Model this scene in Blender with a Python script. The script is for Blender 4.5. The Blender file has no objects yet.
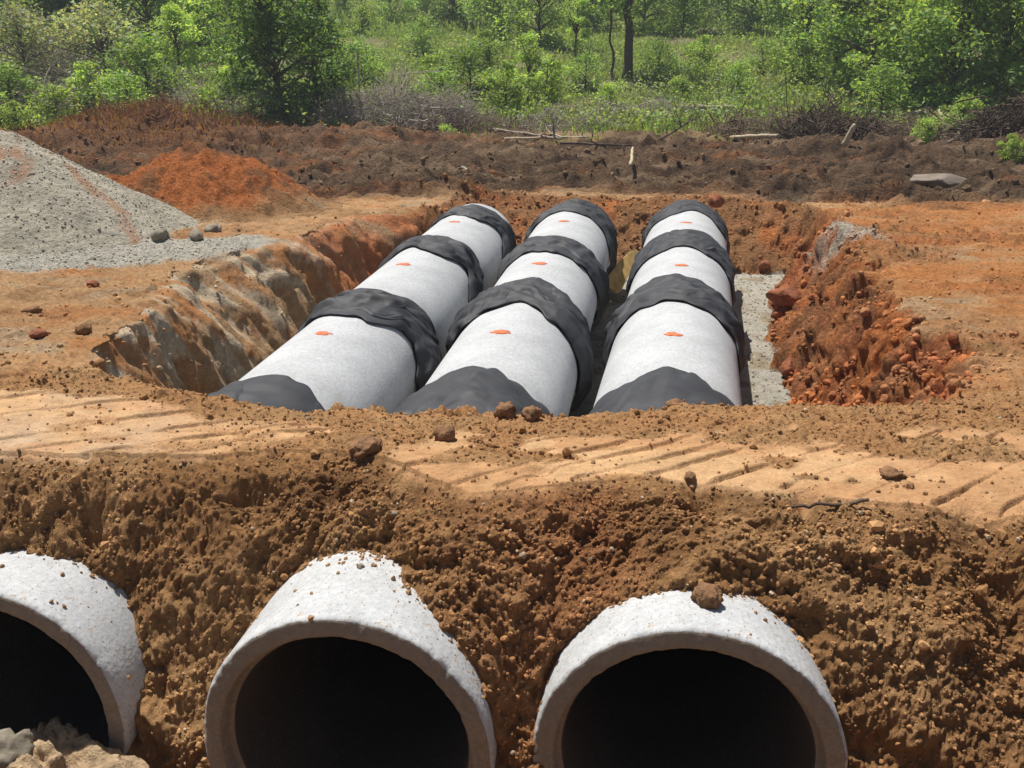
import bpy, math, random
import numpy as np
rng = np.random.default_rng(7)
random.seed(7)
D = bpy.data
scene = bpy.context.scene
COL = scene.collection

# ------------------------------------------------------------------ camera model (also used to measure places)
F, PITCH, CAMH = 931.0, 0.341, 2.622
_c, _s = math.cos(PITCH), math.sin(PITCH)
def at(px, py, z):
    """ground point seen at a photo position when it lies at height z"""
    a = (px-512)/F; b = (384-py)/F
    d = (a, _c+b*_s, -_s+b*_c); t = (z-CAMH)/d[2]
    return (d[0]*t, d[1]*t)
def ray(px, py, Y):
    a = (px-512)/F; b = (384-py)/F
    d = (a, _c+b*_s, -_s+b*_c); t = Y/d[1]
    return (d[0]*t, Y, CAMH+d[2]*t)
def px_of(x, y, z):
    zc = y*_c-(z-CAMH)*_s; up = y*_s+(z-CAMH)*_c
    return 512+F*x/zc, 384-F*up/zc

# ------------------------------------------------------------------ noise
def _h(ix, iy, seed):
    a = ix.astype(np.int32).view(np.uint32)*np.uint32(374761393) + iy.astype(np.int32).view(np.uint32)*np.uint32(668265263) + np.uint32((seed*2246822519) & 0xFFFFFFFF)
    a = (a ^ (a >> np.uint32(13)))*np.uint32(1274126177)
    a = (a ^ (a >> np.uint32(16)))*np.uint32(2654435761)
    return ((a ^ (a >> np.uint32(15))) & np.uint32(0xFFFFFF)).astype(np.float32)*np.float32(1/0x1000000)
def vn(x, y, seed=0):
    ix = np.floor(x); iy = np.floor(y); fx = x-ix; fy = y-iy
    ix = ix.astype(np.int32); iy = iy.astype(np.int32)
    u = fx*fx*fx*(fx*(fx*6-15)+10); v = fy*fy*fy*(fy*(fy*6-15)+10)
    a = _h(ix, iy, seed); b = _h(ix+1, iy, seed); c = _h(ix, iy+1, seed); d = _h(ix+1, iy+1, seed)
    return ((a+(b-a)*u)*(1-v)+(c+(d-c)*u)*v)*2-1
def fbm(x, y, oct=4, seed=0, gain=.5):
    s = np.zeros_like(x); amp = 1.0; tot = 0
    for i in range(oct):
        s += amp*vn(x, y, seed+i*17); tot += amp
        x, y = (x*.8-y*.6)*2.03+3.1, (x*.6+y*.8)*2.03-1.7
        amp *= gain
    return s/tot
def ridged(x, y, oct=4, seed=0):
    s = np.zeros_like(x); amp = 1.0; tot = 0
    for i in range(oct):
        s += amp*(1-np.abs(vn(x, y, seed+i*13))*2); tot += amp
        x, y = (x*.8-y*.6)*2.03+3.1, (x*.6+y*.8)*2.03-1.7
        amp *= .5
    return s/tot
def clods(x, y, cell, seed=0, prob=.7, squash=.75, rmax=.5):
    """height of half-buried lumps"""
    wx = x+.18*cell*vn(x/cell*2.1, y/cell*2.1, seed+5); wy = y+.18*cell*vn(x/cell*2.1, y/cell*2.1, seed+6)
    gx = np.floor(wx/cell).astype(np.int32); gy = np.floor(wy/cell).astype(np.int32)
    out = np.zeros_like(x)
    for i in (-1, 0, 1):
        for j in (-1, 0, 1):
            cx = gx+i; cy = gy+j
            r0 = _h(cx, cy, seed+1); ok = _h(cx, cy, seed+2) < prob
            r = cell*(.14+(rmax-.14)*r0*r0)
            ex = (cx+_h(cx, cy, seed+3))*cell-wx; ey = (cy+_h(cx, cy, seed+4))*cell-wy
            el = .7+.6*_h(cx, cy, seed+9)
            q = r*r-ex*ex*el-ey*ey/el
            h = np.where(ok & (q > 0), np.sqrt(np.maximum(q, 0)), 0)*squash
            out = np.maximum(out, h)
    return out
def on(mask, fn, x, y):
    """evaluate a pattern only where its mask is set"""
    o = np.zeros(x.shape); k = mask > .002
    if k.any(): o[k] = fn(x[k], y[k])
    return o
def sst(a, b, x):
    t = np.clip((x-a)/(b-a), 0, 1); return t*t*(3-2*t)
def sdf(x, y, poly):
    """signed distance to a polygon, negative inside"""
    d = np.full(x.shape, 1e9); s = np.zeros(x.shape, bool); n = len(poly)
    for i in range(n):
        ax, ay = poly[i]; bx, by = poly[(i+1) % n]
        ex, ey = bx-ax, by-ay; wx = x-ax; wy = y-ay
        t = np.clip((wx*ex+wy*ey)/(ex*ex+ey*ey+1e-12), 0, 1)
        d = np.minimum(d, (wx-ex*t)**2+(wy-ey*t)**2)
        cnd = ((ay > y) != (by > y)) & (x < ax+(y-ay)/(by-ay+1e-12)*ex)
        s ^= cnd
    d = np.sqrt(d); return np.where(s, -d, d)
def seg_dist(x, y, pts):
    """distance to a polyline, and signed side"""
    best = np.full(x.shape, 1e9); side = np.zeros(x.shape)
    for (ax, ay), (bx, by) in zip(pts[:-1], pts[1:]):
        ex, ey = bx-ax, by-ay; wx = x-ax; wy = y-ay
        t = np.clip((wx*ex+wy*ey)/(ex*ex+ey*ey+1e-12), 0, 1)
        d = np.hypot(wx-ex*t, wy-ey*t); m = d < best
        L = math.hypot(ex, ey)
        side = np.where(m, (ex*wy-ey*wx)/L, side); best = np.minimum(best, d)
    return best, side

# ------------------------------------------------------------------ pipe runs
R = .56; LEN = 2.44
RUNS = [(-1.621, .153, .010), (-.245, .153, .010), (1.066, .194, .010)]     # x at Y=6, heading, slope
MARK0 = [.975, 1.015, .959]                                                  # first orange spot, along the run from Y=6
NEAR = [(-2.091, .158, 3.118, .092), (-.622, .132, 2.802, .176), (.628, .129, 2.687, .208)]   # x, heading, rim Y, axis z
def run_point(i, s):
    x0, th, sl = RUNS[i]; return (x0+math.sin(th)*s, 6+math.cos(th)*s, sl*s)

# ------------------------------------------------------------------ ground shape
def P(z, *pp): return [at(a, b, z) for a, b in pp]
EDGE = P(.97, (-200, 446), (0, 450), (60, 452), (140, 452), (200, 450), (270, 446), (330, 447), (385, 455), (430, 476), (470, 488), (540, 481), (620, 474), (700, 476), (760, 486), (860, 498), (940, 503), (1024, 508), (1300, 524))
EX = np.array([p[0] for p in EDGE]); EY = np.array([p[1] for p in EDGE]); _o = np.argsort(EX); EX = EX[_o]; EY = EY[_o]
CREST = P(.9, (-200, 385), (0, 386), (60, 384), (130, 389), (215, 398), (300, 408), (400, 421), (480, 410), (590, 415), (690, 398), (760, 403), (850, 404), (1024, 398), (1300, 398))
CX = np.array([p[0] for p in CREST]); CY = np.array([p[1] for p in CREST])
FLOOR = [(-2.5, 5.9), (-2.45, 7.2), (-2.4, 9), (-2.15, 10.5), (-1.75, 12), (-1.2, 13.2), (-.6, 14.0), (1, 14.3)] + \
        P(-.56, (735, 272), (803, 274), (788, 285), (772, 298), (780, 322), (782, 349), (794, 388)) + [(2.55, 7.2), (2.35, 5.95)]
TOP = P(.62, (95, 384), (100, 352), (135, 318), (165, 283), (190, 262), (245, 246), (300, 229)) + P(.5, (345, 216), (400, 210), (432, 200)) + \
      P(.36, (470, 192), (540, 193), (620, 196), (700, 197), (760, 200), (800, 204)) + P(.5, (850, 213)) + P(.6, (856, 224), (868, 252), (890, 281), (918, 315), (958, 349), (985, 385)) + [(2.2, 5.0), (-2.2, 5.0)]
TRACKS = [P(.95, *q) for q in [
    [(-60, 449), (0, 441), (75, 428), (150, 412), (215, 402)], [(24, 453), (75, 443), (150, 430), (230, 414), (262, 410)], [(-60, 428), (0, 418), (60, 409), (120, 398), (140, 395)],
    [(-60, 408), (0, 401), (50, 394)], [(90, 455), (150, 445), (230, 430), (300, 418)], [(170, 454), (245, 438), (320, 424)], [(240, 452), (290, 441)],
    [(396, 470), (455, 455), (505, 443), (560, 428)], [(442, 488), (500, 471), (560, 455), (625, 434)], [(500, 484), (565, 467), (640, 446), (690, 428)], [(580, 478), (640, 462), (700, 444), (745, 424)],
    [(650, 474), (723, 449), (776, 431), (812, 418)], [(715, 480), (780, 456), (838, 436), (880, 419)], [(785, 486), (848, 459), (900, 438), (945, 420)], [(860, 497), (915, 470), (965, 445), (1005, 424)], [(935, 503), (985, 478), (1040, 448)], [(1005, 508), (1060, 480)]]]
FLAT = [P(.97, (-60, 388), (60, 386), (118, 392), (240, 410), (330, 415), (345, 422), (300, 436), (270, 446), (200, 455), (0, 451), (-60, 449)),
        P(.97, (450, 424), (540, 430), (640, 424), (720, 412), (760, 412), (830, 414), (960, 420), (1080, 430), (1100, 518), (1024, 512), (940, 506), (860, 501), (760, 487), (700, 476), (620, 474), (540, 481), (470, 488), (430, 476), (395, 458), (400, 445))]
PIT_A = at(92, 482, .92)      # a deep footprint-like hollow in the bank
def gplane(x, Y):
    z = np.interp(Y, [-40, 0, 5, 8, 10.5, 14, 16, 20, 26, 30, 120, 170, 400], [1.0, 1.0, .66, .62, .58, .44, .35, .33, .42, .66, 10.6, 15.3, 17.5])
    z = z+.35*sst(9, 30, np.abs(x+2))*sst(16, 26, Y)
    return z
def ground_raw(x, Y):
    g = gplane(x, Y)
    # dry mound behind the mud on the left, low bumps along the edge of the clearing
    g = g+0.85*np.exp(-((x+9.6)/3.1)**2-((Y-25.2)/1.9)**2)
    g = g+.55*np.exp(-((x+3.0)/2.2)**2-((Y-24.6)/1.2)**2)*.7+.45*np.exp(-((x-8.3)/1.8)**2-((Y-21.5)/1.2)**2)+.6*np.exp(-((x-12.5)/1.8)**2-((Y-21)/1.5)**2)
    g = g+sst(30, 45, Y)*.5*fbm(x/9, Y/9, 3, 3)
    # orange spoil mound
    mx, my = x+4.6, Y-14.2
    dm = np.sqrt((mx/1.75)**2+(my/1.9)**2)+.12*fbm(x*1.1, Y*1.1, 3, 21)
    mound = np.maximum(0, 1.12*(1-dm)); mound = np.where(mound > 0, mound, 0)
    g = g+mound*(1-.18*np.exp(-(dm*3)**2))
    # bridge of fill over the pipes
    cy = np.interp(x, CX, CY); ey = np.interp(x, EX, EY)
    ext = sst(2.9, 4.6, x)
    br = 1-sst(0, .45+1.8*ext, Y-cy-.02)
    bz = .955-.10*np.clip((Y-ey)/np.maximum(cy-ey, .3), 0, 1.2)**1.5*sst(-2.6, -1.4, x)*(1-sst(2.0, 3.2, x))
    g = g+(bz+.02*vn(x*1.3, Y*1.3, 4)-g)*br*sst(-.2, .2, Y)
    # trench
    near = (Y > 4.3) & (Y < 18) & (np.abs(x) < 8)
    df = np.full(x.shape, 9.0); dt = np.full(x.shape, -9.0)
    xs, ys = x[near], Y[near]
    wob = .10*fbm(xs*1.6, ys*1.6, 3, 31)+.06*vn(xs*6, ys*6, 32)
    wr_ = sst(2.2, 2.8, xs)*(1-sst(12.5, 13.5, ys)); wob = wob*(1+1.6*wr_)+wr_*.10*ridged(xs*1.6, ys*1.4, 3, 33)
    df[near] = sdf(xs, ys, FLOOR)+wob*.6; dt[near] = -(sdf(xs, ys, TOP)+wob)
    w = np.where(dt <= 0, 1.0, np.where(df <= 0, 0.0, df/(np.maximum(df, 0)+np.maximum(dt, 0)+1e-6)))
    right = sst(1.9, 2.6, x)*(1-sst(13.2, 14, Y))
    left = 1-sst(-1.4, -.9, x)
    prof = np.interp(w, [0, .12, .5, .85, 1], [0, .12, .52, .92, 1])
    profl = np.interp(w, [0, .25, .5, .8, 1], [0, .40, .72, .96, 1])
    prof = prof*(1-left)+profl*left
    floor = -.575
    g = floor+(g-floor)*prof
    # near face of the bank, down to the pit the camera looks into
    d = ey-Y
    drop = np.interp(d, [-.05, 0, .12, .3, .6, .9, 1.25, 1.6], [0, .01, .06, .22, .60, 1.02, 1.5, 1.56])
    drop = drop*(1+.10*fbm(x*1.4, Y*1.4, 2, 41))
    face = .955-drop
    for (nx, th, ny, nz), amp in zip(NEAR, (-.34, .20, .30)):
        ax = nx+(Y-ny)*math.tan(th)
        face = face+amp*np.exp(-((x-ax)/(.85 if amp < 0 else .40))**2)*np.exp(-((d-.55)/.36)**2)*sst(0, .3, d)
        face = face-.10*np.exp(-((np.abs(x-ax)-.68)/.16)**2)*sst(.3, .7, d)
    face = np.maximum(face, -.62)
    # the camera side of the pit
    face = np.maximum(face, np.interp(Y, [.0, .5, 1.5, 1.9], [1.0, .9, -.4, -.62]))
    g = np.where(d > 0, np.minimum(face, 1.0), g)
    hol = np.zeros_like(x)
    for (hx, hy), a, rx, ry in [(PIT_A, .13, .07, .05), (at(560, 470, .6), .0, .1, .1), (at(240, 478, .9), .07, .12, .035), (at(195, 505, .84), .08, .07, .04), (at(700, 512, .86), .08, .04, .09), (at(800, 572, .62), .12, .04, .09), (at(540, 470, .95), .04, .05, .04), (at(960, 640, .4), .10, .10, .12), (at(990, 720, .2), .14, .16, .16)]:
        hol += a*np.exp(-((x-hx)/rx)**2-((Y-hy)/ry)**2)
    g = g-hol
    arc = np.interp(d, [-.05, 0, .12, .3, .6, .9, 1.25, 1.6], [-.05, 0, .13, .37, .86, 1.37, 1.97, 2.32])
    return g, w, d, dt, df, ey-np.where(d > 0, arc, d)
def masks(x, Y, w, d, dt, df):
    m = {}
    nearz = (Y > 1) & (Y < 8)
    fl = np.full(x.shape, 1.0)
    xs, ys = x[nearz], Y[nearz]
    wobble = .10*fbm(xs*2.6, ys*2.6, 4, 51)+.02*vn(xs*18, ys*18, 52)
    f = np.full(xs.shape, 9.0)
    for p in FLAT: f = np.minimum(f, sdf(xs, ys, p))
    fl[nearz] = f+wobble
    holes = np.zeros(x.shape); holes[nearz] = sst(.22, .38, fbm(xs*1.5+3, ys*2.6, 4, 53, .6))*(1-.4*(xs < -.5))
    m['flat'] = (1-sst(-.05, .03, fl))*(1-holes)
    m['face'] = sst(-.03, .08, d)
    m['wall'] = (dt > 0)*(df > 0)*1.0*(1-m['face'])
    m['left'] = 1-sst(-1.6, -1.1, x)
    m['floor'] = (df <= 0)*1.0
    mudn = fbm(x*.5, Y*.8, 3, 61)
    y0 = np.interp(x, [-9, -6, -4, -1, 0, 2, 4, 7, 12], [12.5, 14.3, 14.9, 15.5, 16.1, 16.0, 15.6, 14.3, 13.8])
    m['mud'] = sst(-.5, .7, Y-y0+mudn*1.0)*(1-sst(25, 27.5, Y+mudn*2.5))
    m['green'] = sst(25, 28, Y+mudn*2.5+.25*np.abs(x+1)*.2)
    return m
def height(x, Y, full=False):
    x = np.asarray(x, float); Y = np.asarray(Y, float)
    g, w, d, dt, df, ys_ = ground_raw(x, Y)
    m = masks(x, Y, w, d, dt, df)
    face, flat, wall, mud, green = m['face'], m['flat'], m['wall'], m['mud'], m['green']
    z = g.copy()
    Yt = Y; Y = ys_
    n1 = fbm(x*2.2, Y*2.2, 4, 71); n2 = fbm(x*9, Y*9, 5, 72, .6); n3 = on(1-sst(14, 16, Y), lambda a, b: fbm(a*42, b*42, 3, 73, .65), x, Y)
    # bank: lumps of every size
    plateau = (1-face)*(1-wall)*(1-mud)*(1-green)*(1-m['floor'])
    nearbridge = plateau*(1-flat)*(1-sst(5.2, 6.3, Y))
    rough = face*(1-flat)
    bm_ = rough+nearbridge+flat*(fbm(x*6, Y*6, 2, 77) > .2)
    patch = sst(-.35, .45, fbm(x*2.5, Y*2.5, 3, 75))
    c0 = on(rough, lambda a, b: clods(a, b, .30, 180, .35, .75, .40), x, Y)
    c1 = on(bm_, lambda a, b: clods(a, b, .15, 80, .5, .85, .45), x, Y)
    c2 = on(bm_, lambda a, b: clods(a, b, .07, 90, .8, .9, .48), x, Y); c3 = on(bm_, lambda a, b: clods(a, b, .030, 100, .9, .95, .5), x, Y)
    c4 = on(rough, lambda a, b: clods(a, b, .017, 185, .9, .95, .5), x, Y)
    ridge = on(rough, lambda a, b: sst(.15, .6, ridged(a*3.1, b*3.1, 3, 76)), x, Y)
    fz = .045*n1+.030*n2+.014*n3+.25*c0*patch+.6*c1*patch+.85*c2*(.3+.7*patch)+1.15*c3+.8*c4-.035*ridge
    Y = Yt
    big_ = on(rough, lambda a, b: ridged(a*1.3+.3*b, b*1.6, 3, 182), x, ys_)
    fz = fz+.05*big_
    disp = fz*rough*(.25+.75*sst(.0, .22, d)); al = np.arctan(np.interp(d, [-.05, .06, .2, .45, .75, 1.1, 1.5, 1.6], [0, .3, .85, 1.27, 1.4, 1.37, .2, 0]))*face
    z += nearbridge*(.03*n1+.022*n2+.007*n3+.8*c2*patch+.8*c3+.45*c1*patch)
    z += flat*(.012*n1+.004*n2+.0015*n3+.3*c3*(fbm(x*6, Y*6, 2, 77) > .25))
    # cleat grooves
    zone = (Y > 2.8) & (Y < 5.6)
    xs, ys = x[zone], Y[zone]; gz = np.zeros(xs.shape); wig = .009*vn(xs*5, ys*5, 78)+.004*vn(xs*28, ys*28, 178); dep = .25+.95*sst(-.45, .35, fbm(xs*2.2, ys*3, 3, 179))
    for t in TRACKS:
        dd, sd = seg_dist(xs, ys, t)
        sd = sd+wig; along = 1-sst(.01, .05, np.sqrt(np.maximum(dd*dd-sd*sd, 0))*(dd > np.abs(sd)))
        up_ = sd > 0
        gz += dep*along*(dd < .2)*np.where(up_, .011*np.exp(-np.maximum(sd, 0)/.10)*sst(0, .012, sd), -.015*np.exp(np.minimum(sd, 0)/.016))
    z[zone] += gz*(flat[zone]*.9+.1)*(1-face[zone])
    # plateaus
    far1 = plateau*(1-flat)*sst(5.2, 6.3, Y)
    streak = fbm(x*1.2, Y*2.6, 4, 79)
    rgt = sst(2.2, 3.2, x)*(1-sst(7, 10, x)); pch = sst(-.15, .3, fbm(x*.9, Y*1.1, 3, 195))
    z += far1*rgt*pch*(.05*n1+.06*fbm(x*4, Y*5, 4, 196, .6)+on(far1*rgt, lambda a, b: 1.0*clods(a, b, .16, 197, .6, .8, .45)+1.0*clods(a, b, .07, 198, .7, .85, .48), x, Y))
    z += far1*(.035*n1+.045*streak+.022*n2+.006*n3+on(far1, lambda a, b: .55*clods(a, b, .24, 110, .22, .7, .4)+.6*clods(a, b, .1, 112, .45, .7, .42), x, Y))
    om_ = 1-sst(.6, 1.1, np.sqrt(((x+4.6)/1.85)**2+((Y-14.2)/2.0)**2))
    z += on(om_, lambda a, b: .18*fbm(a*2.0, b*2.0, 4, 190, .6)+.06*fbm(a*9, b*9, 4, 191)+.8*clods(a, b, .26, 192, .5, .8, .45)*sst(-.3, .3, fbm(a*1.5, b*1.5, 2, 194))+.8*clods(a, b, .11, 193, .6, .8, .45), x, Y)*om_
    # trench walls
    lm = m['left']*(1-sst(13.0, 14, Y)); wl = wall*lm; wr = wall*(1-lm)
    bell = wall*np.clip(4*w*(1-w), 0, 1)
    z += on(wl, lambda a, b: .10*ridged(b*1.5+a*.35, a*.3, 3, 120)+.05*vn(b*7, a*2, 121), x, Y)*bell*wl+wl*.03*n2
    blkm = on(wr, lambda a, b: .6*clods(a, b, .36, 130, .6, .8, .5), x, Y); blk2 = on(wr, lambda a, b: .8*clods(a, b, .15, 132, .7, .9, .5)+.8*clods(a, b, .08, 134, .8, .9, .5), x, Y)
    z += wr*(.12*n1+.08*n2+1.7*blkm*bell+blk2*(.3+.7*bell)+.01*n3-.14*bell*on(wr, lambda a, b: sst(.35, .75, ridged(a*1.3+b*.5, b*1.1, 2, 133)), x, Y))
    z += m['floor']*(.010*n2+.006*n3+.4*on(m['floor'], lambda a, b: clods(a, b, .06, 136, .7, .6, .4), x, Y))
    # churned mud: ruts running across, with lumps
    def fm(a, b):
        return .30*fbm(a*.55, b*1.3, 4, 140)+.26*ridged(a*.9, b*1.9, 4, 141)-.08+.15*fbm(a*3, b*5, 5, 142, .6)+.8*clods(a, b, .6, 143, .45, .7, .45)*sst(-.2, .4, fbm(a*.6, b*1.2, 3, 144))+.9*clods(a, b, .24, 145, .6, .8, .45)*sst(-.3, .3, fbm(a*1.1, b*2, 3, 146))+.8*clods(a, b, .11, 147, .6, .8, .45)
    z += mud*on(mud, fm, x, Y)
    z += green*(.18*fbm(x*.6, Y*.6, 3, 150))*sst(26, 30, Y)
    steep = wall*np.clip(4*w*(1-w), 0, 1)
    z = z*(1-.6*steep)+(g)*(.6*steep)
    if full:
        m['disp'] = disp; m['al'] = al; return z, m, w, d, n1, n2, n3
    z = z+disp
    return z
def lerp(a, b, t): return a+(b-a)*t[..., None]
def C3(*v): return np.array(v, float)
ORANGEP = P(.6, (865, 215), (1100, 205), (1100, 235), (1000, 250), (880, 240))
def colour(x, Y, z, m, w, d, n1, n2, n3):
    TAN = C3(.56, .335, .165); BROWN = C3(.35, .185, .08); DARKB = C3(.18, .085, .036); ORANGE = C3(.56, .215, .065); RED = C3(.46, .15, .06)
    GREY = C3(.42, .37, .27); MUD = C3(.17, .108, .065); MUDL = C3(.33, .225, .135); GRAV = C3(.52, .485, .40); SOILG = C3(.12, .11, .045)
    big = fbm(x*.8, Y*.8, 4, 160); med = fbm(x*3, Y*3, 4, 161); st = fbm(x*1.1+.6*med, Y*3.0+.8*big, 4, 162)
    # plateau: sandy tan with orange and brown streaks
    c = lerp(TAN, ORANGE*1.0, .6*sst(-.1, .5, st+.15*big))
    c = lerp(c, BROWN, .7*sst(.05, .5, med))
    c = lerp(c, C3(.52, .40, .26), .6*sst(.12, .5, fbm(x*1.5+med*.6, Y*3.6+big, 4, 163)))
    rp = sst(2.5, 4.0, x)*sst(5.5, 8.5, Y)*(1-sst(15, 18, Y))
    c = lerp(c, C3(.57, .225, .07), .85*rp*sst(-.6, .3, st*.6+big*.5+.3*med))
    rpt = sst(2.2, 3.0, x)*(1-sst(5, 9, x))*(Y > 5)*(1-sst(13, 15, Y))*sst(-.2, .3, fbm(x*.9, Y*1.1, 3, 195))
    c = lerp(c, lerp(C3(.42, .17, .065), BROWN, sst(-.2, .4, med)), .7*rpt)
    # orange spoil mound
    om = 1-sst(.7, 1.05, np.sqrt(((x+4.6)/1.8)**2+((Y-14.2)/1.95)**2)+.15*med)
    # mud
    mc = lerp(MUD, MUDL, .8*sst(-.05, .55, fbm(x*.6, Y*2.2, 4, 164)))
    mc = lerp(mc, C3(.36, .155, .065), .7*sst(.0, .5, fbm(x*.5+9, Y*1.5, 4, 165)+.35*sst(-2, 6, -x)+.1*sst(-20, -16, -Y)-.2))
    mc = lerp(mc, C3(.06, .038, .024), .7*sst(.05, .5, fbm(x*1.5, Y*4, 4, 166)))
    c = lerp(c, mc, m['mud'])
    c = lerp(c, lerp(C3(.56, .19, .06), C3(.27, .13, .06), .85*sst(-.05, .35, med+.5*sst(.8, 0, np.hypot(x+4.6, Y-14.2)) -.15)), om)
    dry = np.exp(-((x+9.6)/3.6)**2-((Y-24.8)/2.4)**2)
    c = lerp(c, C3(.24, .12, .06), np.clip(1.6*dry, 0, 1))
    gc = lerp(SOILG, C3(.13, .17, .035), sst(-.4, .3, fbm(x*.25, Y*.25, 3, 167)))
    gc = lerp(gc, C3(.19, .15, .10), .75*sst(.1, .4, fbm(x*.35, Y*.5, 3, 168)))
    c = lerp(c, gc, m['green']*(1-np.clip(1.3*dry, 0, 1)))
    # gravel spread by the foot of the pile
    ga = sdf(x, Y, P(.58, (-200, 250), (0, 238), (200, 236), (300, 238), (262, 252), (170, 262), (60, 272), (-60, 276), (-200, 290)))+.25*med
    c = lerp(c, GRAV, (1-sst(-.15, .1, ga))*(Y < 20))
    # trench walls
    left = m['left']*(1-sst(12.8, 13.8, Y))
    wv = fbm(Y*2.2+x*.3, z*2.2, 5, 170, .6); wv2 = fbm(Y*5+z*1.5, z*2.6, 5, 171, .6)
    wl = lerp(C3(.52, .24, .095), C3(.48, .31, .17), sst(-.3, .4, wv+.2*w))
    wl = lerp(wl, C3(.66, .56, .40), .8*sst(.05, .4, wv2+.35*w-.15+.4*(Y < 10)*(1-w)*.5-.4*sst(10.5, 12, Y)))
    wl = lerp(wl, RED*1.1, .8*sst(10.3, 12.2, Y)*sst(-.5, .3, wv2))
    wr = lerp(lerp(C3(.42, .19, .085), C3(.56, .20, .065), sst(-.2, .4, med+.25*big)), RED, .75*sst(.0, .4, fbm(Y*3, z*4+x, 4, 172)+.1*n2))
    wr = lerp(wr, BROWN, .75*sst(13, 14, Y)*sst(-.3, .3, n1+.3))
    wc = lerp(wr, wl, left)
    c = lerp(c, wc, m['wall']*sst(1.0, .93, w))
    notch = np.exp(-((x-at(846, 232, .5)[0])/.32)**2-((Y-at(846, 232, .5)[1])/1.0)**2)
    c = lerp(c, C3(.52, .45, .36), np.clip(notch*1.6-.3, 0, 1)*sst(-.6, .2, n2))
    c = lerp(c, lerp(GRAV*.86, C3(.34, .28, .19), sst(0, .5, med)), m['floor'])
    # bridge and bank
    brd = (1-sst(5.0, 6.2, Y))*(1-m['wall'])
    bc = lerp(BROWN*1.05, C3(.38, .22, .10), sst(-.3, .5, med))
    c = lerp(c, bc, brd*(1-.6*m['flat']))
    fc = lerp(C3(.42, .22, .092), C3(.54, .31, .14), sst(-.3, .5, n1+.4*n2))
    fc = lerp(fc, DARKB, .55*sst(.1, .6, fbm(x*5, Y*5, 4, 173)))
    fc = lerp(fc, C3(.42, .18, .075), .65*np.exp(-((x-.22)/.42)**2)*sst(-.3, .3, med+.1)+.35*sst(1.5, 2.3, x)*sst(.1, .5, n1))
    c = lerp(c, fc, m['face'])
    flc = lerp(C3(.54, .335, .17), C3(.45, .25, .12), sst(-.3, .4, med))
    flc = lerp(flc, C3(.52, .40, .27), .7*np.exp(-((x-at(70, 420, .97)[0])/.55)**2)*sst(-.4, .5, med))
    flc = lerp(flc, C3(.45, .24, .12), .5*sst(.1, .5, fbm(x*2, Y*5, 3, 174)))
    c = lerp(c, flc, m['flat'])
    c = c*(1+.16*n2+.10*n3)[..., None]
    return np.clip(c, .01, .9)

# ------------------------------------------------------------------ mesh helpers
def mesh_np(name, V, Fq, cols=None, mats=(), smooth=True):
    V = np.ascontiguousarray(V, np.float32); me = D.meshes.new(name)
    Fq = np.ascontiguousarray(Fq, np.int32); n, k = Fq.shape
    me.vertices.add(len(V)); me.vertices.foreach_set('co', V.ravel())
    me.loops.add(n*k); me.loops.foreach_set('vertex_index', Fq.ravel())
    me.polygons.add(n); me.polygons.foreach_set('loop_start', np.arange(0, n*k, k, dtype=np.int32))
    me.update(calc_edges=True)
    if smooth: me.polygons.foreach_set('use_smooth', np.ones(n, bool))
    else: me.polygons.foreach_set('use_smooth', np.zeros(n, bool))
    if cols is not None:
        a = me.color_attributes.new('tone', 'FLOAT_COLOR', 'POINT')
        cc = np.ones((len(V), 4), np.float32); cc[:, :3] = cols; a.data.foreach_set('color', cc.ravel())
    for m_ in mats: me.materials.append(m_)
    me.validate(); return me
def link(name, me, parent=None, loc=None):
    o = D.objects.new(name, me); COL.objects.link(o)
    if parent is not None: o.parent = parent
    if loc is not None: o.location = loc
    return o
def tag(o, label=None, cat=None, group=None, kind=None):
    if label: o['label'] = label
    if cat: o['category'] = cat
    if group: o['group'] = group
    if kind: o['kind'] = kind
    return o
def empty(name, loc=(0, 0, 0), rz=0):
    o = D.objects.new(name, None); COL.objects.link(o); o.location = loc; o.rotation_euler = (0, 0, rz); o.empty_display_size = .2
    return o

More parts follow.
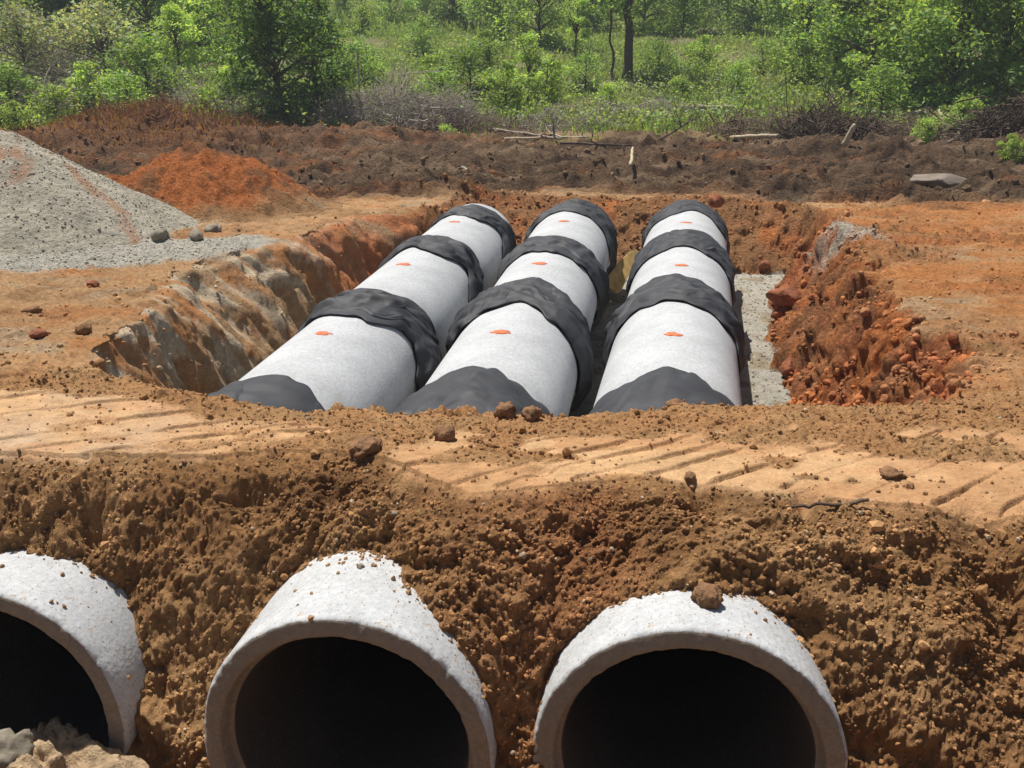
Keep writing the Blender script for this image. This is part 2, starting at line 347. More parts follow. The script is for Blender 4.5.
# ------------------------------------------------------------------ materials
def mat(name, rough=.9):
    m = D.materials.new(name); m.use_nodes = True; nt = m.node_tree
    b = nt.nodes['Principled BSDF']; b.inputs['Roughness'].default_value = rough
    b.inputs['Specular IOR Level'].default_value = .25
    return m, nt, b
def N(nt, t, **k):
    n = nt.nodes.new(t)
    for a, v in k.items():
        if a.startswith('i_'): n.inputs[a[2:].replace('_', ' ')].default_value = v
        else: setattr(n, a, v)
    return n
def attr_mat(name, rough=.95, bump=.3, scale=60., dist=.01, var=.35, scale2=14., spec=.12, far=0.):
    m, nt, b = mat(name, rough); b.inputs['Specular IOR Level'].default_value = spec
    a = N(nt, 'ShaderNodeAttribute', attribute_name='tone')
    g = N(nt, 'ShaderNodeNewGeometry')
    n1 = N(nt, 'ShaderNodeTexNoise', i_Scale=scale, i_Detail=8.0, i_Roughness=.7)
    n2 = N(nt, 'ShaderNodeTexNoise', i_Scale=scale2, i_Detail=9.0, i_Roughness=.72)
    nt.links.new(g.outputs['Position'], n1.inputs['Vector']); nt.links.new(g.outputs['Position'], n2.inputs['Vector'])
    mr = N(nt, 'ShaderNodeMapRange'); mr.inputs[1].default_value = .3; mr.inputs[2].default_value = .7; mr.inputs[3].default_value = 1-var; mr.inputs[4].default_value = 1+var
    ad = N(nt, 'ShaderNodeMath', operation='ADD'); md = N(nt, 'ShaderNodeMath', operation='MULTIPLY'); md.inputs[1].default_value = .5
    nt.links.new(n1.outputs['Fac'], ad.inputs[0]); nt.links.new(n2.outputs['Fac'], ad.inputs[1]); nt.links.new(ad.outputs[0], md.inputs[0]); nt.links.new(md.outputs[0], mr.inputs[0])
    mx = N(nt, 'ShaderNodeVectorMath', operation='MULTIPLY')
    nt.links.new(a.outputs['Color'], mx.inputs[0]); nt.links.new(mr.outputs[0], mx.inputs[1]); nt.links.new(mx.outputs[0], b.inputs['Base Color'])
    bp = N(nt, 'ShaderNodeBump'); bp.inputs['Strength'].default_value = bump; bp.inputs['Distance'].default_value = dist
    nt.links.new(n1.outputs['Fac'], bp.inputs['Height'])
    last = bp
    if far:
        r_ = N(nt, 'ShaderNodeAttribute', attribute_name='relief')
        n3 = N(nt, 'ShaderNodeTexNoise', i_Scale=7., i_Detail=10.0, i_Roughness=.78); nt.links.new(g.outputs['Position'], n3.inputs['Vector'])
        vo = N(nt, 'ShaderNodeTexVoronoi', i_Scale=22.); wp = N(nt, 'ShaderNodeVectorMath', operation='MULTIPLY_ADD'); wp.inputs[1].default_value = (.08, .08, .08)
        nt.links.new(n3.outputs['Color'], wp.inputs[0]); nt.links.new(g.outputs['Position'], wp.inputs[2]); nt.links.new(wp.outputs[0], vo.inputs['Vector'])
        s1 = N(nt, 'ShaderNodeMath', operation='MULTIPLY_ADD'); s1.inputs[1].default_value = -.22; nt.links.new(vo.outputs['Distance'], s1.inputs[0]); nt.links.new(n3.outputs['Fac'], s1.inputs[2])
        s2 = N(nt, 'ShaderNodeMath', operation='MULTIPLY'); nt.links.new(s1.outputs[0], s2.inputs[0]); nt.links.new(r_.outputs['Fac'], s2.inputs[1])
        b2 = N(nt, 'ShaderNodeBump'); b2.inputs['Strength'].default_value = 1.; b2.inputs['Distance'].default_value = far
        nt.links.new(s2.outputs[0], b2.inputs['Height']); nt.links.new(bp.outputs[0], b2.inputs['Normal']); last = b2
    nt.links.new(last.outputs[0], b.inputs['Normal'])
    return m
M_ground = attr_mat('soil', .97, .9, 70., .014, .42, 9., far=.16)
M_crumb = attr_mat('crumb', .96, .5, 120., .006, .3, 30.)
M_gravel = attr_mat('gravel', .95, 1., 36., .035, .55, 60.)

def concrete_mat(name, base, dirt, pits=True):
    m, nt, b = mat(name, .85)
    tc = N(nt, 'ShaderNodeTexCoord')
    n1 = N(nt, 'ShaderNodeTexNoise', i_Scale=2.2, i_Detail=7.0, i_Roughness=.65); n2 = N(nt, 'ShaderNodeTexNoise', i_Scale=90., i_Detail=4.0, i_Roughness=.7)
    vo = N(nt, 'ShaderNodeTexVoronoi', i_Scale=55.0)
    n3 = N(nt, 'ShaderNodeTexNoise', i_Scale=16., i_Detail=6.0, i_Roughness=.75)
    for n in (n1, n2, vo, n3): nt.links.new(tc.outputs['Object'], n.inputs['Vector'])
    r1 = N(nt, 'ShaderNodeValToRGB'); r1.color_ramp.elements[0].position = .36; r1.color_ramp.elements[0].color = (*[v*.82 for v in base], 1); r1.color_ramp.elements[1].position = .62; r1.color_ramp.elements[1].color = (*base, 1)
    nt.links.new(n1.outputs['Fac'], r1.inputs['Fac'])
    # pits and small specks of soil
    r2 = N(nt, 'ShaderNodeValToRGB'); r2.color_ramp.elements[0].position = dirt; r2.color_ramp.elements[0].color = (0, 0, 0, 1); r2.color_ramp.elements[1].position = dirt+.035; r2.color_ramp.elements[1].color = (1, 1, 1, 1)
    mm = N(nt, 'ShaderNodeMath', operation='MULTIPLY_ADD'); mm.inputs[1].default_value = .55; nt.links.new(n3.outputs['Fac'], mm.inputs[0])
    m2 = N(nt, 'ShaderNodeMath', operation='MULTIPLY'); m2.inputs[1].default_value = .45; nt.links.new(n2.outputs['Fac'], m2.inputs[0]); nt.links.new(m2.outputs[0], mm.inputs[2])
    nt.links.new(mm.outputs[0], r2.inputs['Fac'])
    mx = N(nt, 'ShaderNodeMix', data_type='RGBA'); nt.links.new(r2.outputs['Color'], mx.inputs[0]); nt.links.new(r1.outputs['Color'], mx.inputs[6]); mx.inputs[7].default_value = (.42, .31, .2, 1)
    vp = N(nt, 'ShaderNodeTexVoronoi', i_Scale=75.0); nt.links.new(tc.outputs['Object'], vp.inputs['Vector'])
    sp = N(nt, 'ShaderNodeSeparateColor'); nt.links.new(vp.outputs['Color'], sp.inputs[0])
    th_ = N(nt, 'ShaderNodeMath', operation='MULTIPLY'); th_.inputs[1].default_value = .30 if pits else .18; nt.links.new(sp.outputs[0], th_.inputs[0])
    lt = N(nt, 'ShaderNodeMath', operation='LESS_THAN'); nt.links.new(vp.outputs['Distance'], lt.inputs[0]); nt.links.new(th_.outputs[0], lt.inputs[1])
    l2 = N(nt, 'ShaderNodeMath', operation='MULTIPLY'); l2.inputs[1].default_value = .8; nt.links.new(lt.outputs[0], l2.inputs[0])
    mxp = N(nt, 'ShaderNodeMix', data_type='RGBA'); nt.links.new(l2.outputs[0], mxp.inputs[0]); nt.links.new(mx.outputs[2], mxp.inputs[6]); mxp.inputs[7].default_value = (.26, .21, .16, 1); mx = mxp
    n4 = N(nt, 'ShaderNodeTexNoise', i_Scale=3.1, i_Detail=9.0, i_Roughness=.78); nt.links.new(tc.outputs['Object'], n4.inputs['Vector'])
    r4 = N(nt, 'ShaderNodeValToRGB'); r4.color_ramp.elements[0].position = .60; r4.color_ramp.elements[0].color = (0, 0, 0, 1); r4.color_ramp.elements[1].position = .72; r4.color_ramp.elements[1].color = (.6, .6, .6, 1); nt.links.new(n4.outputs['Fac'], r4.inputs['Fac'])
    g1 = N(nt, 'ShaderNodeTexNoise', i_Scale=38., i_Detail=6.0, i_Roughness=.8); nt.links.new(tc.outputs['Object'], g1.inputs['Vector'])
    gm = N(nt, 'ShaderNodeMapRange'); gm.inputs[1].default_value = .3; gm.inputs[2].default_value = .7; gm.inputs[3].default_value = .74; gm.inputs[4].default_value = 1.16; nt.links.new(g1.outputs['Fac'], gm.inputs[0])
    gv = N(nt, 'ShaderNodeVectorMath', operation='MULTIPLY'); nt.links.new(mx.outputs[2], gv.inputs[0]); nt.links.new(gm.outputs[0], gv.inputs[1])
    mx4 = N(nt, 'ShaderNodeMix', data_type='RGBA'); nt.links.new(r4.outputs['Color'], mx4.inputs[0]); nt.links.new(gv.outputs[0], mx4.inputs[6]); mx4.inputs[7].default_value = (base[0]*.72, base[1]*.62, base[2]*.48, 1)
    nt.links.new(mx4.outputs[2], b.inputs['Base Color'])
    ad = N(nt, 'ShaderNodeMath', operation='ADD'); nt.links.new(n2.outputs['Fac'], ad.inputs[0]); nt.links.new(vo.outputs['Distance'], ad.inputs[1])
    bp = N(nt, 'ShaderNodeBump'); bp.inputs['Strength'].default_value = .4; bp.inputs['Distance'].default_value = .0028
    nt.links.new(ad.outputs[0], bp.inputs['Height']); nt.links.new(bp.outputs[0], b.inputs['Normal'])
    return m
M_pipe = concrete_mat('pale_concrete', (.50, .51, .515), .59, False)
M_pipe_near = concrete_mat('pitted_concrete', (.52, .53, .53), .58)
M_rim = concrete_mat('brown_shade_painted_rim_concrete', (.29, .255, .20), .58)  # brown rim tone, darkened so the colour carries the shade on the rim face
M_bore = concrete_mat('shade_painted_bore_concrete', (.075, .066, .055), .8, False)  # near-black base colour paints in the shade inside the pipe
def simple(name, colr, rough=.9, var=.25, scale=8., bump=.2, dist=.01):
    m, nt, b = mat(name, rough)
    tc = N(nt, 'ShaderNodeTexCoord'); n1 = N(nt, 'ShaderNodeTexNoise', i_Scale=scale, i_Detail=7.0, i_Roughness=.65); nt.links.new(tc.outputs['Object'], n1.inputs['Vector'])
    r = N(nt, 'ShaderNodeValToRGB'); r.color_ramp.elements[0].position = .3; r.color_ramp.elements[0].color = (*[v*(1-var) for v in colr], 1)
    r.color_ramp.elements[1].position = .7; r.color_ramp.elements[1].color = (*[min(1, v*(1+var)) for v in colr], 1)
    nt.links.new(n1.outputs['Fac'], r.inputs['Fac']); nt.links.new(r.outputs['Color'], b.inputs['Base Color'])
    bp = N(nt, 'ShaderNodeBump'); bp.inputs['Strength'].default_value = bump; bp.inputs['Distance'].default_value = dist
    nt.links.new(n1.outputs['Fac'], bp.inputs['Height']); nt.links.new(bp.outputs[0], b.inputs['Normal'])
    return m
M_fabric = simple('charcoal_fabric', (.034, .035, .039), .68, .3, 5., .12, .004); M_fabric.node_tree.nodes['Principled BSDF'].inputs['Specular IOR Level'].default_value = .45
M_orange = simple('orange_paint', (.60, .17, .08), .85, .4, 30.)
M_wood = simple('pale_wood', (.46, .38, .26), .85, .3, 9.)
M_board = simple('yellow_board', (.50, .34, .13), .8, .3, 7.)
M_bark = simple('bark', (.11, .085, .06), .95, .45, 14., .8, .03)
M_deadwood = simple('dead_wood', (.28, .235, .185), .9, .45, 6.)
M_root = simple('dark_root', (.10, .07, .05), .95, .5, 6., .6, .03)
M_stone = simple('grey_stone', (.23, .20, .15), .95, .35, 12., .6, .02)
M_clod = simple('brown_clod', (.25, .135, .068), .97, .45, 22., 1., .03)
M_redclod = simple('red_clod', (.27, .10, .05), .97, .45, 14., 1., .03)
M_slab = simple('grey_brown_slab', (.20, .165, .13), .9, .3, 3., .3, .02)
def leaf_mat(name):
    m, nt, b = mat(name, .55); b.inputs['Specular IOR Level'].default_value = .3
    a = N(nt, 'ShaderNodeAttribute', attribute_name='tone'); oi = N(nt, 'ShaderNodeObjectInfo')
    mr = N(nt, 'ShaderNodeMapRange'); mr.inputs[3].default_value = .8; mr.inputs[4].default_value = 1.25; nt.links.new(oi.outputs['Random'], mr.inputs[0])
    mx = N(nt, 'ShaderNodeVectorMath', operation='MULTIPLY'); nt.links.new(a.outputs['Color'], mx.inputs[0]); nt.links.new(mr.outputs[0], mx.inputs[1])
    nt.links.new(mx.outputs[0], b.inputs['Base Color'])
    t = N(nt, 'ShaderNodeBsdfTranslucent'); v2 = N(nt, 'ShaderNodeVectorMath', operation='MULTIPLY'); v2.inputs[1].default_value = (1.3, 1.25, .5)
    nt.links.new(mx.outputs[0], v2.inputs[0]); nt.links.new(v2.outputs[0], t.inputs['Color'])
    ms = N(nt, 'ShaderNodeMixShader'); ms.inputs[0].default_value = .5
    nt.links.new(b.outputs[0], ms.inputs[1]); nt.links.new(t.outputs[0], ms.inputs[2]); nt.links.new(ms.outputs[0], nt.nodes['Material Output'].inputs['Surface'])
    return m
M_leaf = leaf_mat('leaf')

# ------------------------------------------------------------------ the ground sheet
rows = list(np.linspace(-60, 0, 9))+list(np.linspace(.2, 1.5, 14))+list(np.linspace(1.55, 2.4, 20))
y = 2.4
while y < 5.5: rows.append(y); y += .0055
while y < 31: rows.append(y); y += .0031*y
while y < 420: rows.append(y); y += .022*y
rows = np.array(rows)
u = np.concatenate([-1.08-np.geomspace(5.5, .02, 34), np.linspace(-1.08, 1.08, 900), 1.08+np.geomspace(.02, 5.5, 34)])
hw = .585*np.maximum(np.abs(rows), 1.5)+.55
GX = u[None, :]*hw[:, None]; GY = np.repeat(rows[:, None], len(u), 1)
z, m, w, d, n1, n2, n3 = height(GX, GY, full=True)
cols = colour(GX, GY, z, m, w, d, n1, n2, n3)
GY = GY-m['disp']*np.sin(m['al']); z = z+m['disp']*np.cos(m['al'])
# behind the pipe rims nothing of the bank may hang inside the bores
hole = np.zeros(GX.shape, bool)
for nx, th, ny, nz in NEAR:
    sl = -.05
    rel = GY-ny; ax = nx+rel*math.tan(th); rr = np.hypot((GX-ax)*math.cos(th), z-(nz+sl*rel))
    hole |= (rr < R-.045) & (GY > ny+.02) & (GY < ny+1.2)
    front = (np.abs(GX-ax) < R-.02) & (GY < ny+.03) & (GY > ny-1.0)
    z = np.where(front, np.minimum(z, nz-R-.01), z)
steep = np.clip(4*w*(1-w), 0, 1)**.6*m['wall']; ks = steep > .01
hx = GX[ks]; hy = GY[ks]; hz = z[ks]; st_ = steep[ks]; lf = (m['left'][ks]*(1-sst(13, 14, hy))); bk = sst(13.2, 14, hy)
t1 = .12*fbm(hy*1.8, hz*1.6+hx*.3, 4, 220)+.08*ridged(hy*3.0, hz*.9+.4*hy, 4, 222)+.035*fbm(hy*9, hz*6, 5, 221, .6)-.05
t2 = .12*fbm(hy*2.0, hz*3, 4, 223)+.10*fbm(hy*8, hz*8, 5, 224, .65)+.7*clods(hy, hz*1.2, .16, 227, .7, .8, .5)+.7*clods(hy, hz*1.2, .07, 228, .7, .8, .5)
t3 = .12*fbm(hx*2.0, hz*3, 4, 229)+.08*fbm(hx*8, hz*8, 5, 230, .65)+.7*clods(hx, hz*1.2, .18, 231, .7, .8, .5)+.7*clods(hx, hz*1.2, .08, 232, .7, .8, .5)
GX[ks] += st_*(lf*t1*1.2-(1-lf)*(1-bk)*t2*.9); GY[ks] -= st_*bk*t3*.9
relief = np.clip(sst(5.0, 7.0, GY)*(1-.3*m['floor'])*(.6+.5*m['mud'])*(1+.45*m['wall'])*(1-.5*m['wall']*m['left'])+.5*(np.hypot(GX+4.6, GY-14.2) < 2), 0, 1.4)*(1-.5*m['green'])+.34*m['face']+.12*(1-sst(5, 7, GY))*(1-m['flat'])
nr, nc = GX.shape
idx = np.arange(nr*nc).reshape(nr, nc)
q = np.stack([idx[:-1, :-1], idx[:-1, 1:], idx[1:, 1:], idx[1:, :-1]], -1).reshape(-1, 4)
hf = hole.ravel(); q = q[~(hf[q].any(1))]
me = mesh_np('ground', np.stack([GX, GY, z], -1).reshape(-1, 3), q, cols.reshape(-1, 3), [M_ground])
ra = me.attributes.new('relief', 'FLOAT', 'POINT'); ra.data.foreach_set('value', relief.ravel().astype(np.float32))
tag(link('ground', me), kind='structure')
del GX, GY, z, cols, q

# ------------------------------------------------------------------ lumps
def ico(sub):
    import bmesh
    bm = bmesh.new(); bmesh.ops.create_icosphere(bm, subdivisions=sub, radius=1)
    V = np.array([v.co[:] for v in bm.verts]); Fc = np.array([[v.index for v in f.verts] for f in bm.faces]); bm.free(); return V, Fc
ICO = {k: ico(k) for k in (1, 2, 3, 4, 6)}
def rot_rand(n):
    qn = rng.normal(size=(n, 4)); qn /= np.linalg.norm(qn, axis=1)[:, None]; a, b, c, dd = qn.T
    return np.stack([np.stack([1-2*(c*c+dd*dd), 2*(b*c-a*dd), 2*(b*dd+a*c)], -1), np.stack([2*(b*c+a*dd), 1-2*(b*b+dd*dd), 2*(c*dd-a*b)], -1), np.stack([2*(b*dd-a*c), 2*(c*dd+a*b), 1-2*(b*b+c*c)], -1)], 1)
def scatter(name, X, Y, Z, S, Ccol, sink=.25, sub=1, jit=.22, flat=False, material=None, smooth=False):
    V0, F0 = ICO[sub]; n = len(X)
    r = 1+rng.uniform(-jit, jit, (n, len(V0)))
    sc = rng.uniform(.65, 1.2, (n, 1, 3))
    V = V0[None]*r[..., None]*sc
    V = np.einsum('nij,nkj->nki', rot_rand(n), V)*S[:, None, None]
    V[..., 0] += X[:, None]; V[..., 1] += Y[:, None]; V[..., 2] += (Z+S*(.8-sink*1.6))[:, None]
    Fq = (F0[None]+(np.arange(n)*len(V0))[:, None, None]).reshape(-1, 3)
    cc = np.repeat(Ccol[:, None, :], len(V0), 1).reshape(-1, 3)
    return mesh_np(name, V.reshape(-1, 3), Fq, cc, [material or M_crumb], smooth)
def in_pipe(X, Y, Z):
    bad = np.zeros(len(X), bool)
    for nx, th, ny, nz in NEAR:
        rel = Y-ny; ax = nx+rel*math.tan(th)
        bad |= (np.hypot((X-ax), Z-nz+.05*rel) < R+.01) & (rel > -.05) & (rel < 2.3)
        bad |= (np.abs(X-ax) < R+.05) & (rel <= 0)
    for i, (x0, th, sl) in enumerate(RUNS):
        ax = x0+(Y-6)*math.tan(th); bad |= (np.hypot(X-ax, Z) < R+.02) & (Y > 5.4) & (Y < 13.6)
    return bad
def ground_cols(X, Y):
    X = X[None, :]; Y = Y[None, :]
    z, m, w, d, a, b, c = height(X, Y, full=True)
    cc = colour(X, Y, z, m, w, d, a, b, c)[0]; al = m['al'][0]; dp = m['disp'][0]
    m['dy'] = -(dp*np.sin(al))[None]; return z[0]+dp*np.cos(al), cc, {k: v[0] for k, v in m.items()}, d[0]
# bank and bridge crumbs
n = 90000
Yc = rng.uniform(2.3, 5.3, n); Xc = rng.uniform(-1, 1, n)*(.6*Yc+.6)
Z, Cc, mm, dd = ground_cols(Xc, Yc)
dens = np.where(dd > 0, .35+.65*sst(-.3, .5, fbm(Xc*2.5, Yc*2.5, 3, 75)), .30)*(1-.88*mm['flat'])
Yc = Yc+mm['dy']; keep = (rng.random(n) < dens) & ~in_pipe(Xc, Yc, Z) & (Z > -.55)
Xc, Yc, Z, Cc = Xc[keep], Yc[keep], Z[keep], Cc[keep]
S = .0028+.009*rng.random(len(Xc))**4+.018*(rng.random(len(Xc)) < .012)*rng.random(len(Xc))
tint = rng.uniform(.55, .95, (len(Xc), 1)); Cc = Cc*tint
pale = rng.random(len(Xc)) < .022; Cc[pale] = np.array([.46, .36, .25])*rng.uniform(.7, 1.1, (pale.sum(), 1))
tag(link('soil_crumbs', scatter('soil_crumbs', Xc, Yc, Z, S, Cc)), kind='stuff')
bx, by, bz_, bs = [], [], [], []
for nx, th, ny, nz in NEAR:
    k_ = 14000; a_ = np.radians(rng.uniform(12, 168, k_)); t_ = rng.uniform(.02, 1.0, k_)
    X_ = nx+t_*math.tan(th)+(R+.002)*np.cos(a_); Y_ = ny+t_; Z_ = nz-.05*t_+(R+.002)*np.sin(a_)
    g_ = height(X_[None], Y_[None])[0]; gap = Z_-g_
    k2 = (gap > -.02) & (rng.random(k_) < np.exp(-np.maximum(gap, 0)/.05)*np.clip(np.sin(a_), .15, 1)**1.5*(.35+.65*(fbm(X_*5, Y_*5, 3, 401) > 0))+.008)
    bx.append(X_[k2]); by.append(Y_[k2]); bz_.append(Z_[k2])
bx = np.concatenate(bx); by = np.concatenate(by); bz_ = np.concatenate(bz_)
tag(link('spilled_soil', scatter('spilled_soil', bx, by, bz_-.003, .002+.010*rng.random(len(bx))**4, np.array([[.42, .25, .12]])*rng.uniform(.6, 1.1, (len(bx), 1)))), kind='stuff')
# trench rubble and plateau clods
n = 42000
Yc = 5.4+rng.random(n)**1.3*11; Xc = rng.uniform(-1, 1, n)*(.6*Yc+.4)
Z, Cc, mm, dd = ground_cols(Xc, Yc)
dens = .10+.35*sst(2.4, 3, Xc)*(1-sst(4, 6.5, Xc))*(Yc < 13)*(fbm(Xc*.9, Yc*1.1, 3, 195) > .02)+.85*mm['wall']*(1-mm['left'])+.12*mm['mud']
keep = (rng.random(n) < dens) & ~in_pipe(Xc, Yc, Z) & ~((mm['floor'] > .5) & (rng.random(n) < .8))
Xc, Yc, Z, Cc, mw = Xc[keep], Yc[keep], Z[keep], Cc[keep], (mm['wall']*(1-mm['left']))[keep]
S = .007+.016*rng.random(len(Xc))**4+mw*.034*rng.random(len(Xc))**4
tag(link('dirt_rubble', scatter('dirt_rubble', Xc, Yc, Z, S, Cc*rng.uniform(.55, .95, (len(Xc), 1)), sub=2, jit=.13, sink=.4)), kind='stuff')
# mud lumps
n = 3600
Yc = rng.uniform(14.5, 27, n); Xc = rng.uniform(-1, 1, n)*(.6*Yc+.4)
Z, Cc, mm, dd = ground_cols(Xc, Yc)
keep = (rng.random(n) < mm['mud'])
Xc, Yc, Z, Cc = Xc[keep], Yc[keep], Z[keep], Cc[keep]
S = .015+.07*rng.random(len(Xc))**5
tag(link('mud_lumps', scatter('mud_lumps', Xc, Yc, Z, S, Cc*rng.uniform(.6, 1.15, (len(Xc), 1)))), kind='stuff')

# ------------------------------------------------------------------ gravel pile
gx, gy = np.meshgrid(np.linspace(-13, -3.2, 660), np.linspace(9.3, 14.6, 420))
apx, apy, apz = ray(-4, 131, 11.6)
def pile_z(x, Y):
    base = gplane(x, Y)
    # a ridge that runs off to the left from the apex
    tx = np.clip(-(x-apx), 0, 3.2); dx = x+tx-apx
    dist = np.hypot(np.where(x < apx, np.where(x < apx-3.2, x-(apx-3.2), 0), x-apx), (Y-apy)*1.02)
    dist = dist+.10*fbm(x*.9, Y*.9, 3, 201)
    h = apz-np.where(dist < .2, dist*dist*.9, .036+(dist-.2)*.60)-.04*tx
    # flat skirt
    h += .025*fbm(x*5, Y*5, 4, 202)+.35*clods(x, Y, .055, 203, .95, .8, .5)+.012*fbm(x*30, Y*30, 3, 204)
    stripe = np.abs((x-apx)*math.sin(-.75)+(Y-apy)*math.cos(-.75)+.75+.12*vn(x*2, Y*2, 205))
    return h, dist
pz, pd = pile_z(gx, gy)
GR = np.array([.40, .365, .285])
pc = GR[None, None]*(1+.22*fbm(gx*3, gy*3, 4, 206)+.2*fbm(gx*16, gy*16, 3, 207))[..., None]
a0 = ray(30, 165, 11.2); 
def redband(x, Y):
    t = P(1.35, (-10, 158), (28, 168)) + P(1.1, (60, 184)) + P(.9, (92, 205)) + P(.72, (120, 222), (142, 234))
    dd_, _ = seg_dist(x, Y, t); return 1-sst(.02, .15, dd_+.10*fbm(x*5, Y*5, 3, 208))
rb = redband(gx, gy)
pc = pc+(np.array([.38, .19, .10])-pc)*(rb*.7*sst(-.5, .3, fbm(gx*6, gy*6, 3, 210)))[..., None]
rb2 = 1-sst(.2, .5, np.hypot(gx-at(-5, 225, .75)[0], gy-at(-5, 225, .75)[1])+.2*fbm(gx*3, gy*3, 3, 209))
pc = pc+(np.array([.42, .17, .07])-pc)*(rb2*.85*sst(-.35, .25, fbm(gx*5, gy*5, 4, 212)))[..., None]
base = height(gx, gy)
keepv = pz > base-.03
ii = np.arange(gx.size).reshape(gx.shape); q = np.stack([ii[:-1, :-1], ii[:-1, 1:], ii[1:, 1:], ii[1:, :-1]], -1).reshape(-1, 4)
q = q[keepv.ravel()[q].any(1)]
used = np.unique(q); remap = np.full(gx.size, -1); remap[used] = np.arange(len(used))
o = link('gravel_pile', mesh_np('gravel_pile', np.stack([gx, gy, pz], -1).reshape(-1, 3)[used], remap[q], pc.reshape(-1, 3)[used], [M_gravel]))
tag(o, 'large grey gravel pile at the left edge, red dirt streaked down its side', 'gravel pile')
n = 26000
Xc = rng.uniform(-9.5, -3.0, n); Yc = rng.uniform(8.6, 13.5, n)
hz, _ = pile_z(Xc[None], Yc[None]); hb = height(Xc[None], Yc[None]); Z = np.maximum(hz, hb)[0]-.006
onp = (hz > hb)[0]; ga = sdf(Xc, Yc, P(.58, (-200, 250), (0, 238), (200, 236), (300, 238), (262, 252), (170, 262), (60, 272), (-60, 276), (-200, 290)))
keep = (onp & (rng.random(n) < .6)) | (~onp & (ga < .05)); Xc, Yc, Z = Xc[keep], Yc[keep], Z[keep]
Cc = np.where(onp[keep][:, None], np.array([[.42, .39, .325]]), np.array([[.54, .50, .42]]))*rng.uniform(.85, 1.15, (len(Xc), 1))
tag(link('loose_gravel', scatter('loose_gravel', Xc, Yc, Z, .005+.012*rng.random(len(Xc))**2, Cc, material=M_gravel, smooth=True, flat=True)), kind='stuff')
# bedding gravel on the trench floor
n = 11000
Yc = rng.uniform(6, 14.4, n); Xc = rng.uniform(-2.4, 4.4, n); Z, Cc, mm, dd = ground_cols(Xc, Yc)
keep = (mm['floor'] > .5) & ~in_pipe(Xc, Yc, Z); Xc, Yc, Z = Xc[keep], Yc[keep], Z[keep]
tag(link('bedding_gravel', scatter('bedding_gravel', Xc, Yc, Z-.008, .008+.014*rng.random(len(Xc))**2, np.array([.48, .44, .35])*rng.uniform(.45, 1.15, (len(Xc), 1)), material=M_gravel, smooth=True)), kind='stuff')

# ------------------------------------------------------------------ single rocks and clods
def rock(name, cat, label, px, py, size, material, zguess, aspect=(1, .9, .8), sub=3, rough=.22, sharp=.0, group=None, seed=0, zfix=None, sink=.18):
    zz = zguess
    for _ in range(6):
        X, Yy = at(px, py, zz); zz = float(height(np.array([[X]]), np.array([[Yy]]))[0, 0]) if zfix is None else zfix
        zz = zz+size*.35
    V, Fc = ICO[sub]; V = V.copy(); sd = seed*31+int(px)
    n_ = fbm(V[:, 0]*1.6+V[:, 2]*1.1+sd, V[:, 1]*1.6-V[:, 2]*.9+sd*.3, 3, sd)+.5*fbm(V[:, 0]*4+sd, V[:, 1]*4+V[:, 2]*4, 3, sd+5)
    if sub >= 4:
        n_ = n_+.30*fbm(V[:, 0]*9+V[:, 2]*3+sd, V[:, 1]*9-V[:, 2]*7, 3, sd+7)
    if sub == 6:
        n_ = n_+1.6*clods(V[:, 0]+.6*V[:, 2], V[:, 1]-.8*V[:, 2], .30, 300, .8, .9, .5)+1.2*clods(V[:, 0]-.6*V[:, 2], V[:, 1]+.8*V[:, 2], .13, 301, .8, .9, .5)
    V = V*(1+rough*n_[:, None]*1.6)
    if sharp:
        for k in range(9):
            nn = np.random.default_rng(sd+k).normal(size=3); nn /= np.linalg.norm(nn); dd_ = V@nn; cut = .62
            V -= np.maximum(dd_-cut, 0)[:, None]*nn[None]*sharp
    V = V*np.array(aspect)*size*.5
    o = link(name, mesh_np(name, V, Fc, None, [material], True), loc=(X, Yy, zz+size*aspect[2]*.5*(1-2*sink)-size*.35))
    o.rotation_euler = (0, 0, (sd*.7) % 6.28)
    return tag(o, label, cat, group)
rock('dirt_clod', 'clod', 'round brown clod sitting on top of the right near pipe', 708, 594, .105, M_clod, .8, zfix=.755, sub=4)
rock('dirt_clod', 'clod', 'small brown clod just left of the round clod on the right near pipe', 683, 577, .055, M_clod, .8)
rock('dirt_clod', 'clod', 'flat light brown clod lying on the fill below the left pipe run', 365, 441, .15, M_clod, .97, aspect=(1, .8, .5), sub=4)
rock('stone', 'stone', 'small pale stone at the upper left edge of the middle near pipe', 320, 572, .034, M_stone, .75)
rock('stone', 'stone', 'small pale pebble on top of the middle near pipe', 361, 566, .032, M_stone, .75, zfix=.708)
rock('stone', 'stone', 'grey pebble in the soil just above the crown of the middle near pipe', 396, 557, .034, M_stone, .75)
rock('dirt_clod', 'clod', 'rounded reddish clod right of the middle near pipe', 520, 668, .11, M_redclod, .3, sub=4)
rock('dirt_clod', 'clod', 'tan clod low in the gap between middle and right near pipes', 512, 708, .10, M_clod, .2, sub=4)
rock('dirt_clod', 'clod', 'brown clod at the left foot of the right near pipe', 517, 742, .09, M_clod, .1)
rock('dirt_clod', 'clod', 'grey brown clod in the soil right of the right near pipe', 866, 716, .075, M_clod, .3)
rock('dirt_clod', 'clod', 'brown clod on the crest of the fill beside the middle pipe wrap', 531, 414, .10, M_clod, .9, rough=.35)
rock('dirt_clod', 'clod', 'jagged brown clod at the bottom edge of the fabric on the middle pipe run', 506, 410, .11, M_clod, .9, rough=.4)
rock('dirt_clod', 'clod', 'brown clod at the foot of the fabric on the middle pipe run', 444, 432, .10, M_clod, .97)
rock('dirt_clod', 'clod', 'small brown clod resting against the fabric on the right pipe run', 677, 397, .10, M_clod, .95, aspect=(1.2, .8, .6))
